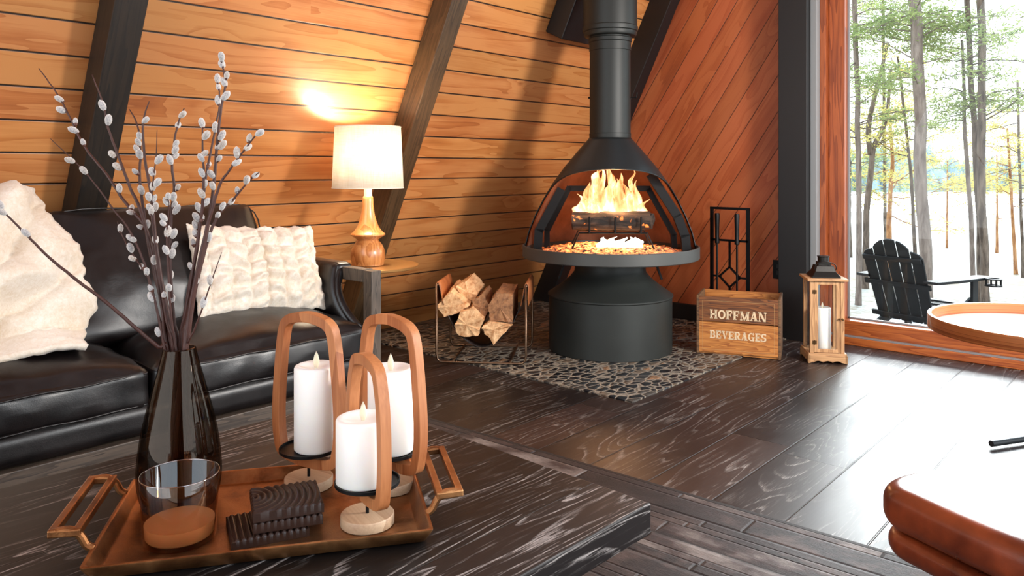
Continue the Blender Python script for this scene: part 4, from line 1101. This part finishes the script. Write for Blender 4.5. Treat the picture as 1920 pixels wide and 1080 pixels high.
for ci, (cx, cy) in enumerate(CATS):
    best = None
    for root, base, fine, rad in stem_info:
        for k, p in enumerate(fine[6:], 6):
            q = proj(p); d = math.hypot(q[0]-cx, q[1]-cy)
            if best is None or d < best[0]: best = (d, root, base, p, (fine[min(k+1, len(fine)-1)]-fine[k-1]).normalized(), rad[k], q[2])
    d, root, base, p, tn, rd, f = best
    tgt = at(cx, cy, f+random.uniform(-.012, .008))
    off = tgt-p
    off = off.normalized()*min(off.length, .016) if off.length > 1e-5 else Vector((.004, 0, 0))
    pos = p+off*.55
    ax = (tn*1.1+off.normalized()*.75+Vector((random.uniform(-.3, .3), random.uniform(-.3, .3), random.uniform(-.1, .2)))).normalized()
    for src, sc in ((cat0, random.uniform(.8, 1.15)), (bud0, 1)):
        o = src.copy(); C.objects.link(o); o.parent = root
        o.location = pos-base-ax*.007; o.rotation_euler = ax.to_track_quat('Z', 'Y').to_euler(); o.scale = (sc,)*3
for o in (cat0, bud0): bpy.data.objects.remove(o)
# ---------------------------------------------------------------- amber tumbler with candle wax
tb = thing('glass_tumbler', 'amber glass tumbler with a little wax at the bottom, front left of the tray', 'tumbler', (.655, 1.389, ZT_))
M_amb = glass('amber_glass', (.84, .66, .54), .02, 1.5, .02)
bm = B(); lathe(bm, [(0, 0), (.058, 0), (.062, .004), (.068, .118), (.0672, .1195), (.0655, .118), (.0595, .010), (.057, .008), (0, .008)], 72); obj('glass', bm, M_amb, tb, auto=50)
bm = B(); lathe(bm, [(0, .0085), (.056, .0085), (.0585, .012), (.0598, .034), (.05, .033), (0, .031)], 56); obj('wax', bm, simple('amber_wax', 'd6c3a6', .5, 0, 20, .3, .004, Subsurface_Weight=.3), tb, auto=50)
bm = B(); tube(bm, [(.0672*math.cos(a), .0672*math.sin(a), .1190) for a in [2*PI*k/72 for k in range(72)]], .0012, 6, closed=True); obj('rim', bm, glass('rim_glass', (.8, .62, .55), .05, 2.2, .25), tb, smooth=True)
# ---------------------------------------------------------------- carved blocks
M_blk = simple('carved_black', '2b1b15', .38, 0, 150, .15)
def carved(label, cx, cy, z, L, Wd, Ht, rz, arc):
    t = thing('carved_coaster', label, 'coaster', (cx, cy, z), rz, 'carved wooden coasters on the tray')
    bm = B(); N = 120; M_ = 90; g_ = []
    for i in range(N+1):
        row = []
        for j in range(M_+1):
            x = (i/N-.5)*L; y = (j/M_-.5)*Wd
            if arc: d = math.hypot(x+L*.48, (y-Wd*.1)*.8)
            else: d = x
            e = min(1, (L/2-abs(x))/.003, (Wd/2-abs(y))/.003)
            row.append(bm.verts.new((x, y, Ht-.0045+e*(.0045*(.5+.5*math.cos(d*2*PI/.0115))**.6))))
        g_.append(row)
    for i in range(N):
        for j in range(M_): bm.faces.new((g_[i][j], g_[i+1][j], g_[i+1][j+1], g_[i][j+1]))
    edge = [g_[i][0] for i in range(N+1)]+[g_[N][j] for j in range(1, M_+1)]+[g_[i][M_] for i in range(N-1, -1, -1)]+[g_[0][j] for j in range(M_-1, 0, -1)]
    low = [bm.verts.new((v.co.x, v.co.y, 0)) for v in edge]
    n = len(edge)
    for k in range(n): bm.faces.new((edge[k], edge[(k+1) % n], low[(k+1) % n], low[k]))
    bm.faces.new(low)
    obj('block', bm, M_blk, t, auto=40)
ca = math.radians(-27)
carved('dark carved wooden block with straight ridges, lowest of the stack', .778, 1.300, ZT_, .135, .115, .018, ca+.06, False)
carved('thick dark carved wooden block in the middle of the stack', .812, 1.288, ZT_+.0182, .122, .112, .020, ca-.03, False)
carved('dark carved wooden block with curved ridges on top of the stack', .812, 1.290, ZT_+.0384, .125, .115, .020, ca, True)
# ---------------------------------------------------------------- candle holders
M_hw = woody('holder_wood', '94522a', 'c48150', (0, 0, 1), (1, 0, 0), (0, 1, 0), k=6, st=(1, 8), rough=.5, gb=.05)
M_hb = woody('holder_base', 'b08a6a', 'd9b996', k=6, st=(1, 8), rough=.5, gb=.05)
def holder(label, loc, rz, w, h, clab, cr_, ch, coff, stem=.022):
    t = thing('candle_holder', label, 'candle holder', (loc[0], loc[1], ZT_), rz, 'looped candle holders on the tray')
    bm = B(); lathe(bm, [(0, 0), (.049, 0), (.0505, .0015), (.0505, .018), (.049, .020), (0, .020)], 56); obj('base', bm, M_hb, t, auto=40)
    zb = .020+stem
    bm = B(); lathe(bm, [(0, .019), (.0032, .019), (.0032, zb+.035), (0, zb+.035)], 12); obj('stem', bm, M_steel, t, auto=40)
    W_ = w/2
    O = [(-.80*W_, .012), (-.30*W_, .001), (.30*W_, .001), (.80*W_, .012), (.95*W_, .045), (W_, .10), (.95*W_, .18), (.82*W_, h-.045), (.62*W_, h-.012), (.2*W_, h), (-.2*W_, h), (-.62*W_, h-.012), (-.82*W_, h-.045), (-.95*W_, .18), (-W_, .10), (-.95*W_, .045)]
    th = .021
    Ofull = catmull([(a, b, 0) for a, b in O], 6, True)
    c = Vector((0, h*.45, 0)); I = []
    n = len(Ofull)
    for i, p in enumerate(Ofull):
        tn = (Ofull[(i+1) % n]-Ofull[i-1]).normalized(); nr = Vector((-tn.y, tn.x, 0))
        if nr.dot(c-p) < 0: nr = -nr
        I.append(p+nr*th)
    Mx_ = Matrix(((1, 0, 0, 0), (0, 0, 1, 0), (0, 1, 0, zb), (0, 0, 0, 1)))
    bm = B(); ringprism(bm, [(p.x, p.y) for p in Ofull], [(p.x, p.y) for p in I], -.0105, .0105, Mx_)
    obj('loop_frame', bm, M_hw, t, auto=50, bevel=.0012)
    zp = zb+.034
    bm = B(); lathe(bm, [(0, zp), (.060, zp), (.0615, zp+.001), (.0615, zp+.007), (.0595, zp+.007), (.0595, zp+.0025), (0, zp+.0025)], 56); obj('candle_plate', bm, M_steel, t, auto=40)
    R_ = Matrix.Rotation(rz, 3, 'Z')
    p = Vector((loc[0], loc[1], ZT_+zp+.003))+Vector((coff*RX, coff*RY, 0))
    candle(clab, p, cr_, ch, group='white pillar candles on the tray')
    return t
def dirang(dr, df):
    x = dr*RX+df*FX; y = dr*RY+df*FY
    return math.atan2(y, x)
holder('looped wooden candle holder at the left rear of the tray', (.946, 1.416), dirang(-2335, 1454), .205, .325, 'slim white pillar candle in the left rear looped holder', .046, .178, .016)
holder('looped wooden candle holder at the right rear beside the tray handle', (1.054, 1.277), dirang(-1450, 1454), .225, .322, 'tallest white pillar candle in the right rear looped holder', .048, .176, .0)
holder('shorter looped wooden candle holder standing at the front of the tray, seen nearly edge-on', (.919, 1.182), dirang(-887, 1454), .19, .278, 'short white pillar candle in the front looped holder', .051, .124, -.008)
# ---------------------------------------------------------------- leather lounge seat, lower right
LC = thing('leather_ottoman', 'cognac brown leather seat cushion with rounded corner at lower right', 'ottoman', (2.1, .1, 0))
M_cog = leather('cognac_leather', '4a1c10', '8a3c1c', .30, 420, .12, Coat_Weight=.3, Coat_Roughness=.22)
def slab(pts, z0, z1, r, cr=0, name='seat', n=8):
    P_ = catmull([(a-2.1, b-.1, 0) for a, b in pts], 8, True)
    cen = sum(P_, Vector())/len(P_)
    bm = B(); rings = []
    for k in range(n+1):
        a = -PI/2+PI/2*k/n
        rings.append((r*(1-math.cos(a)), z0+r*(1+math.sin(a))))
    for k in range(n+1):
        a = PI/2*k/n
        rings.append((r*(1-math.cos(a)), z1-r*(1-math.sin(a))))
    for k in range(1, 9): rings.append((r+.03*k, z1+cr*(1-(1-k/8)**2)))
    vs = []
    for ins, z in rings:
        L = []
        for p in P_:
            d = cen-p; L.append(bm.verts.new((p.x+d.x/d.length*ins, p.y+d.y/d.length*ins, z)))
        vs.append(L)
    m_ = len(P_)
    for A_, D in zip(vs, vs[1:]):
        for k in range(m_): bm.faces.new((A_[k], A_[(k+1) % m_], D[(k+1) % m_], D[k]))
    bm.faces.new(vs[0]); bm.faces.new(vs[-1])
    return obj(name, bm, M_cog, LC, smooth=True)
out_ = [(1.775, .46), (1.81, .515), (1.88, .525), (2.00, .47), (2.25, .32), (2.42, .10), (2.35, -.12), (2.0, -.2), (1.66, -.2), (1.60, -.05), (1.64, .10), (1.70, .30)]
slab(out_, .315, .408, .036, .012, 'seat_cushion')
cen_ = (2.0, .15)
slab([(cen_[0]+(a-cen_[0])*.985+.008, cen_[1]+(b-cen_[1])*.98) for a, b in out_], .252, .308, .026, 0, 'lower_cushion')
bm = B(); lathe(bm, [(0, .16), (.03, .16), (.03, .27), (.18, .275), (0, .28)], 32, (-.1, -.05, 0)); lathe(bm, [(0, .0), (.22, .0), (.22, .012), (.03, .03), (.03, .17), (0, .17)], 48, (-.1, -.05, 0)); obj('pedestal', bm, M_steel, LC, auto=35)
# ---------------------------------------------------------------- round tray table at the window
RTf = 3.0; rt = at(1962, 601, RTf)
RT = thing('tray_table', 'round bentwood-rimmed tray table with pale top by the window', 'tray table', (rt.x, rt.y, 0))
RR = .408; zt_ = rt.z
M_bent = woody('bentwood', '7a3a1a', 'b8703c', (0, 0, 0.02), (0, 0, 1), (.0, 0, 0), k=5, st=(1, 60), rough=.35, gb=.05, fine=160, Coat_Weight=.3)
bm = B(); lathe(bm, [(RR-.016, zt_-.055), (RR-.002, zt_-.055), (RR, zt_-.052), (RR, zt_-.002), (RR-.002, zt_), (RR-.014, zt_), (RR-.016, zt_-.002)], 128, close=True); obj('rim', bm, M_bent, RT, auto=40)
bm = B(); lathe(bm, [(0, zt_-.052), (RR-.017, zt_-.052), (RR-.017, zt_-.044), (0, zt_-.044)], 96); obj('tabletop', bm, simple('pale_top', 'c9c6c4', .25), RT, auto=40)
b1 = onz(1858, 832, .018); b2 = onz(1920, 823, .018)
bd = (b2-b1); bd.z = 0; bd.normalize()
loc = Vector((rt.x, rt.y, 0)); mid_ = Vector((rt.x, rt.y, .018))
ctr = b1+bd*((mid_-b1).dot(bd))
bm = B(); e1 = b1-loc; tube(bm, [e1, e1+bd*.55], .0125, 14); obj('foot_bar', bm, simple('foot_grey', '3a3d3f', .4, .6), RT, auto=40)
b3 = onz(1909, 817, .018)-loc
bm = B(); pd = Vector((-bd.y, bd.x, 0)); pc_ = e1+bd*.29; tube(bm, [pc_-pd*.05, pc_+pd*.05], .0125, 14); obj('foot_bar', bm, M_steel, RT, auto=40)
bm = B(); bar(bm, pc_, (pc_.x*.6, pc_.y*.6, zt_-.052), .028, .028); obj('column', bm, M_steel, RT)
# ---------------------------------------------------------------- outdoors
DZ = -.40
M_deck = boards('deck_boards', (0, 1, 0), (1, 0, 0), .14, 4.0, hexc('3c4448'), hexc('58626a'), hexc('76828a'), sw=.006, knots=.1, rough=(.5, .7), var=.2, ringk=5)
bm = B(); box(bm, (6.83, -.2, DZ-.04), (3.2, 5.6, .08)); box(bm, (8.41, -.2, DZ-.12), (.04, 5.6, .2)); struct('deck', bm, M_deck)
def gz(x, y):
    d = math.hypot(x, y)
    if d < 16: z = -.95
    elif d < 62: z = -.95-2.15*(d-16)/46
    else: z = -3.1
    return z+.10*noise.noise(Vector((x*.35, y*.35, 0)))*(1 if d < 50 else 0)
def ground_mat():
    m, g = mat('snowy_ground'); P = g.co()
    n = g.noise(P, .5, 5, .65); n2 = g.noise(P, 9, 4, .7)
    d = g.v('LENGTH', P)
    k = g.m('MULTIPLY', g.mr(g.m('ADD', n, g.m('MULTIPLY', n2, .5)), .66, .84), g.mr(d, 12, 34, 1, .12))
    col = g.mix(k, (.36, .35, .32), g.mix(n2, hexc('8f7a58'), hexc('5c4a32')))
    g.pbr(col, .9, 0, g.bump(n2, .5, .05)); return m
bm = B(); xs = [8.45+.6*i for i in range(16)]+[19+2.4*i for i in range(20)]; ys_ = [-26+1.6*j for j in range(34)]
xs = [5.3+.6*i for i in range(20)]+[18+2.6*i for i in range(24)]
ys_ = [-60+3*j for j in range(17)]+[-9+.7*j for j in range(26)]+[10+4*j for j in range(12)]
gr = [[bm.verts.new((x, y, gz(x, y))) for y in ys_] for x in xs]
for i in range(len(xs)-1):
    for j in range(len(ys_)-1): bm.faces.new((gr[i][j], gr[i+1][j], gr[i+1][j+1], gr[i][j+1]))
struct('ground', bm, ground_mat(), smooth=True)
bm = B(); box(bm, (170, 0, -3.2), (240, 420, .1)); struct('frozen_lake', bm, simple('lake_ice', (.34, .37, .385), .5, 0, .2, .1, .05, var=.06, vs=.05))
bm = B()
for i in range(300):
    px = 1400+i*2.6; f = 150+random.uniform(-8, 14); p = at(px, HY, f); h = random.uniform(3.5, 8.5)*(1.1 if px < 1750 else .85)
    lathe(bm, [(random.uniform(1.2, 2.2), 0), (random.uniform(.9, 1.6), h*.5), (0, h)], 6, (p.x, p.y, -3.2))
o = obj('tree_line', bm, simple('far_trees_haze_tint', '8d9fa2', .9, var=.2, vs=.2), auto=10); tag(o, 'line of trees, tinted pale for haze, on the far shore of the lake', 'trees', kind='stuff')  # distance haze is put into the trees' pale base colour
def bark_mat(name, a, b):
    m, g = mat(name); P = g.co()
    n = g.noise(g.v('MULTIPLY', P, (16, 16, 3.5)), 1, 5, .65, .4)
    g.pbr(g.mix(g.mr(n, .35, .65), hexc(a), hexc(b)), .9, 0, g.bump(n, .8, .03)); return m
BK = [bark_mat('bark_grey', '5a4e47', '857970'), bark_mat('bark_orange', '7a4a2a', 'b98a5c'), bark_mat('bark_dark', '3b3028', '74665a')]
def leaf_mat(name, a, b):
    m, g = mat(name); P = g.co(); n = g.noise(P, 3, 3)
    c = g.mix(g.mr(n, .3, .7), hexc(a), hexc(b))
    d = g.n('ShaderNodeBsdfDiffuse'); t = g.n('ShaderNodeBsdfTranslucent'); mx = g.n('ShaderNodeMixShader'); mx.inputs[0].default_value = .5
    g.put(d.inputs[0], c); g.put(t.inputs[0], c); g.l(d.outputs[0], mx.inputs[1]); g.l(t.outputs[0], mx.inputs[2]); g.out(mx.outputs[0]); return m
LF = [leaf_mat('pine_needles', '6a7c52', 'a8b274'), leaf_mat('yellow_needles', 'aea65c', 'dccf84')]
def needles(bm, p, d, L, dens, sz):
    d = d.normalized(); s = d.cross(Vector((0, 0, 1)))
    if s.length < .1: s = Vector((1, 0, 0))
    s.normalize(); u = s.cross(d)
    for k in range(int(dens*L*16)):
        t = random.random()**.7*L
        c = p+d*t+s*random.gauss(0, .10+.05*t)+u*random.gauss(0, .035)
        a = (d*random.uniform(-.6, 1)+s*random.uniform(-1, 1)+u*random.uniform(-.4, .5)).normalized(); b = a.cross(Vector((random.random()-.5, random.random()-.5, random.random()))).normalized()
        l = sz*random.uniform(.6, 1.5); w = sz*.2
        bm.faces.new([bm.verts.new(c+a*x+b*y) for x, y in ((0, -w), (l, -w*.4), (l, w*.4), (0, w))])
def tree(label, f, pts, w0, w1, bk, leaf, nb, zlo, bl, dens=5, fork=None, grp='trees beyond the deck', seed=0):
    """pts: pixel stations of the trunk's centre from base to top, w in metres"""
    random.seed(seed*11+3)
    P_ = [at(x, y, f) for x, y in pts]
    base = P_[0].copy(); base.z = gz(base.x, base.y)-.05
    P_[0] = base
    top = P_[-1]; ext = top+(top-P_[-2]).normalized()*2.2 if pts[-1][1] <= 5 else None
    if ext: P_.append(Vector((ext.x, ext.y, ext.z)))
    fine = catmull(P_, 8); n = len(fine)
    root = thing('tree', label, 'tree', base, 0, grp)
    bm = B(); rd = [(w0+(w1-w0)*k/(n-1))/2*(1+.25*max(0, 1-k/3)) for k in range(n)]
    ff = [p-base+Vector((noise.noise(p*1.7+Vector((seed, 0, 0))), noise.noise(p*1.7+Vector((0, seed, 0))), 0))*w0*.22 for p in fine]
    tube(bm, ff, rd, 12)
    if fork:
        fk = [at(x, y, f)-base for x, y in fork]
        tube(bm, catmull(fk, 5), [w0*.42*(1-.5*k/(5*(len(fk)-1))) for k in range(5*(len(fk)-1)+1)], 9)
    obj('trunk', bm, BK[bk], root, smooth=True)
    bb = B(); bl_ = B(); cnt = 0
    for i in range(nb):
        t = random.random(); k = int(t*(n-1)); p = ff[k]
        if (p+base).z < zlo: continue
        a = random.uniform(0, 2*PI); L = bl*random.uniform(.4, 1)*(1.15-.5*t)
        d = Vector((math.cos(a), math.sin(a), random.uniform(-.15, .35)))
        q = [p+d*L*s+Vector((0, 0, .18*L*math.sin(s*2.4+i)))+Vector((noise.noise(Vector((i, s*3, 1))), noise.noise(Vector((i, s*3, 4))), 0))*.12 for s in (0, .25, .5, .75, 1)]
        tube(bb, q, [.011, .009, .007, .005, .002], 5); cnt += 1
        for s in range(1, 5):
            for sg in (-1, 1):
                dd_ = (d+Vector((-d.y, d.x, 0))*sg*.9).normalized()
                tube(bb, [q[s], q[s]+dd_*L*.22], [.004, .0015], 4)
                needles(bl_, q[s], dd_, L*.30, dens, .055)
        needles(bl_, p+d*L*.3, d, L*.75, dens, .055)
    if cnt:
        obj('branches', bb, BK[bk], root, smooth=True)
        o = obj('foliage', bl_, LF[leaf], root); o['kind'] = 'stuff'
    else: bb.free(); bl_.free()
tree('slim grey trunk nearest the window frame, pine needles high up', 11.6, [(1608, 590), (1611, 420), (1608, 200), (1600, 0)], .085, .07, 0, 0, 46, 1.2, 1.7, 6, seed=1)
tree('crooked forked trunk just right of the slim grey one', 13.5, [(1622, 565), (1625, 400), (1636, 290), (1650, 250), (1664, 205), (1671, 130)], .12, .05, 2, 1, 20, 1.5, 1.1, 4, fork=[(1632, 290), (1628, 240), (1640, 180), (1655, 120), (1664, 80)], seed=2)
tree('thin orange-brown trunk behind the black deck chair', 14.5, [(1668, 560), (1668, 420), (1671, 300), (1669, 215)], .115, .04, 1, 1, 34, .2, 1.3, 4, seed=3)
tree('thin leaning dark trunk left of the big grey trunk', 12.8, [(1717, 560), (1713, 420), (1706, 310), (1692, 180), (1683, 105)], .065, .035, 2, 1, 26, 1.3, 1.0, 4, seed=4)
tree('thick straight grey trunk in the middle of the window, the largest', 10.6, [(1741, 570), (1731, 420), (1724, 250), (1719, 100), (1714, 0)], .165, .145, 0, 0, 40, 1.9, 1.5, 5, seed=5)
tree('leftmost slim trunk of the triple clump on the right', 11.5, [(1828, 560), (1820, 420), (1811, 260), (1806, 180), (1804, 75)], .075, .04, 0, 0, 22, 1.6, 1.0, 4, seed=6)
tree('brown trunk in the middle of the triple clump on the right', 11.2, [(1838, 562), (1835, 420), (1827, 250), (1817, 90), (1814, 0)], .08, .075, 2, 0, 34, 1.5, 1.3, 4, seed=7)
tree('thickest right-hand trunk of the triple clump on the right', 11.0, [(1850, 565), (1843, 420), (1838, 250), (1840, 100), (1838, 0)], .115, .10, 2, 0, 34, 1.5, 1.5, 4, seed=8)
tree('slender orange trunk behind the round tray, left of a pair', 16, [(1905, 555), (1899, 420), (1894, 330), (1888, 240)], .075, .04, 1, 1, 40, .4, 1.5, 4, seed=9)
tree('slender trunk at the right edge of the window, right of a pair', 15, [(1918, 555), (1915, 420), (1911, 300), (1907, 150)], .065, .04, 2, 1, 36, .6, 1.6, 4, seed=10)
tree('small pine with green boughs far behind the left trunks', 20, [(1592, 500), (1590, 250), (1588, 0)], .12, .08, 2, 0, 70, .5, 2.6, 5, seed=11)
tree('tall pine behind the thin leaning trunk, yellow green boughs', 22, [(1660, 480), (1658, 250), (1655, 0)], .10, .07, 2, 1, 60, 1.0, 2.3, 4, seed=12)
tree('small yellow-green pine far behind the gap right of the big trunk', 26, [(1775, 470), (1776, 380), (1777, 300)], .08, .04, 1, 1, 36, -.6, 2.0, 3, seed=13)
tree('small yellow pine far behind the right edge of the window', 24, [(1868, 470), (1869, 380), (1869, 290)], .08, .03, 1, 1, 44, -.4, 2.2, 3, seed=14)
random.seed(5)
# deck chair
M_ch = simple('chair_black', '07090a', .6, 0, 60, .1, .001, Specular_IOR_Level=.25)
pb = at(1699, 590, 6.7)
AD = thing('adirondack_chair', 'black slatted adirondack chair on the deck seen from behind', 'deck chair', (pb.x, pb.y, DZ), math.atan2(-.30, .926))
la = math.radians(20)
NS = 5; sw_ = .098; gap = .014
def zr_(t): return .06+t
Mb = Matrix.Translation((0, 0, .20)) @ Matrix.Rotation(-la, 4, 'Y')
tops = [.60, .70, .735, .70, .60]
for i in range(NS):
    yc = (i-2)*(sw_+gap); sc = 1.0
    yb = (i-2)*(sw_*.92+gap*.8)
    h = tops[i]; bm = B()
    if i in (0, 4): s = -1 if i == 0 else 1; tp = [(yc+sw_/2, h-.02 if s > 0 else h+.045), (yc+sw_*.2, h+.035 if s < 0 else h+.02), (yc-sw_*.2, h+.035 if s > 0 else h+.02), (yc-sw_/2, h-.02 if s < 0 else h+.045)]
    elif i in (1, 3): s = -1 if i == 1 else 1; tp = [(yc+sw_/2, h-.04 if s > 0 else h+.03), (yc+sw_*.25, h+(-.01 if s > 0 else .025)), (yc-sw_*.25, h+(-.01 if s < 0 else .025)), (yc-sw_/2, h-.04 if s < 0 else h+.03)]
    else: tp = [(yc+sw_/2, h), (yc+sw_*.2, h+.008), (yc-sw_*.2, h+.008), (yc-sw_/2, h)]
    poly = [(yb-sw_*.46, -.02), (yb+sw_*.46, -.02)]+tp
    prism(bm, poly, -.009, .009, Mb @ Matrix(((0, 0, 1, 0), (1, 0, 0, 0), (0, 1, 0, 0), (0, 0, 0, 1))))
    obj('back_slat', bm, M_ch, AD, bevel=.003)
for z, w in ((.57, .53), (.335, .60), (.03, .60)):
    bm = B(); box(bm, (-.020, 0, z), (.022, w, .042), Mb); obj('cross_rail', bm, M_ch, AD, bevel=.003)
for s in (-1, 1):
    bm = B(); bar(bm, (-.16, s*.27, .0+.03), (.52, s*.27, .34), .025, .09); obj('leg', bm, M_ch, AD, bevel=.003)
    bm = B(); box(bm, (.50, s*.30, .27), (.08, .025, .54)); obj('leg', bm, M_ch, AD, bevel=.003)
    bm = B(); prism(bm, [(-.16, s*.25), (-.16, s*.37), (.10, s*.40), (.55, s*.41), (.62, s*.36), (.60, s*.27), (.10, s*.27)], .545, .567); obj('armrest', bm, M_ch, AD, bevel=.004)
for k in range(6):
    x = .08+k*.088; bm = B(); box(bm, (x, 0, .205+.46*(x-.0)*.42), (.078, .52, .018)); obj('seat_slat', bm, M_ch, AD, bevel=.003)
bm = B()
for z in (.50, .555):
    ringprism(bm, [(.50+.065*math.cos(a), -.46+.065*math.sin(a)) for a in [2*PI*k/28 for k in range(28)]], [(.50+.045*math.cos(a), -.46+.045*math.sin(a)) for a in [2*PI*k/28 for k in range(28)]], z, z+.012)
for a in (.8, 2.4, 4.0, 5.4): bar(bm, (.50+.055*math.cos(a), -.46+.055*math.sin(a), .50), (.50+.055*math.cos(a), -.46+.055*math.sin(a), .565), .012, .012)
obj('cup_holder', bm, M_ch, AD)
# ---------------------------------------------------------------- light
w = bpy.data.worlds.new('sky'); bpy.context.scene.world = w; w.use_nodes = True
nt = w.node_tree; bg = nt.nodes['Background']
g = G(nt); z = g.sep(g.n('ShaderNodeTexCoord').outputs['Generated'])[2]
nt.links.new(g.ramp(g.mr(z, -.2, .9), [(0, (.95, .98, 1)), (.4, (.88, .95, 1)), (1, (.62, .80, 1))]), bg.inputs[0])
bg.inputs[1].default_value = 3.0
def light(kind, name, loc, e, col=(1, 1, 1), **k):
    l = bpy.data.lights.new(name, kind); l.energy = e; l.color = col
    for a, b in k.items(): setattr(l, a, b)
    o = bpy.data.objects.new(name, l); C.objects.link(o); o.location = loc; return o
def aim(o, d): o.rotation_euler = Vector(d).to_track_quat('-Z', 'Y').to_euler()
aim(light('SUN', 'sun', (12, 3, 6), 7.5, (.93, .97, 1), angle=math.radians(22)), (-1, -.235, -.36))
light('POINT', 'lamp_bulb', (LX, LY-.02, 1.18), 22, (1, .82, .62), shadow_soft_size=.08)
aim(light('AREA', 'added_side_light', (3.35, -.95, 1.75), 110, (1, .93, .86), shape='RECTANGLE', size=.5, size_y=.7), (.14, 1, -.10))  # unseen area light added at the opening to cast the flue's wall shadow
light('POINT', 'fire_glow', (SX+fd.x*.05, SY+fd.y*.05, .90), 30, (1, .50, .22), shadow_soft_size=.10)
# daylight portals at the openings
def portal(loc, d, sx, sy):
    o = light('AREA', 'daylight_opening', loc, 1, shape='RECTANGLE', size=sx, size_y=sy); o.data.cycles.is_portal = True; aim(o, d)
portal((GX+.2, .2, 1.47), (-1, 0, 0), 2.7, 3.0)
portal((-3.1, 1.2, 3.0), (1, 0, 0), 6.0, 6.0)
pc = SR @ Vector(((LIGHT_GAP[0]+LIGHT_GAP[1])/2, (LIGHT_GAP[2]+LIGHT_GAP[3])/2, .07)); portal(pc, SR.to_3x3() @ Vector((0, 0, 1)), 2.6, 4.3)
# ---------------------------------------------------------------- camera
cam = bpy.data.cameras.new('camera'); co = bpy.data.objects.new('camera', cam); C.objects.link(co)
co.location = (0, 0, H)
co.rotation_euler = Vector((FX, FY, 0)).to_track_quat('-Z', 'Y').to_euler()
cam.sensor_width = 36; cam.lens = F/1920*36; cam.shift_y = -(540-HY)/1920; cam.clip_end = 600; cam.clip_start = .02
sc = bpy.context.scene; sc.camera = co
sc.view_settings.view_transform = 'Standard'; sc.view_settings.look = 'None'; sc.view_settings.exposure = .40; sc.view_settings.gamma = 1
sc.view_settings.use_curve_mapping = False
sc.cycles.max_bounces = 8; sc.cycles.diffuse_bounces = 4; sc.cycles.glossy_bounces = 4; sc.cycles.transparent_max_bounces = 16; sc.cycles.transmission_bounces = 6
sc.cycles.sample_clamp_indirect = 6; sc.cycles.caustics_reflective = False; sc.cycles.caustics_refractive = False
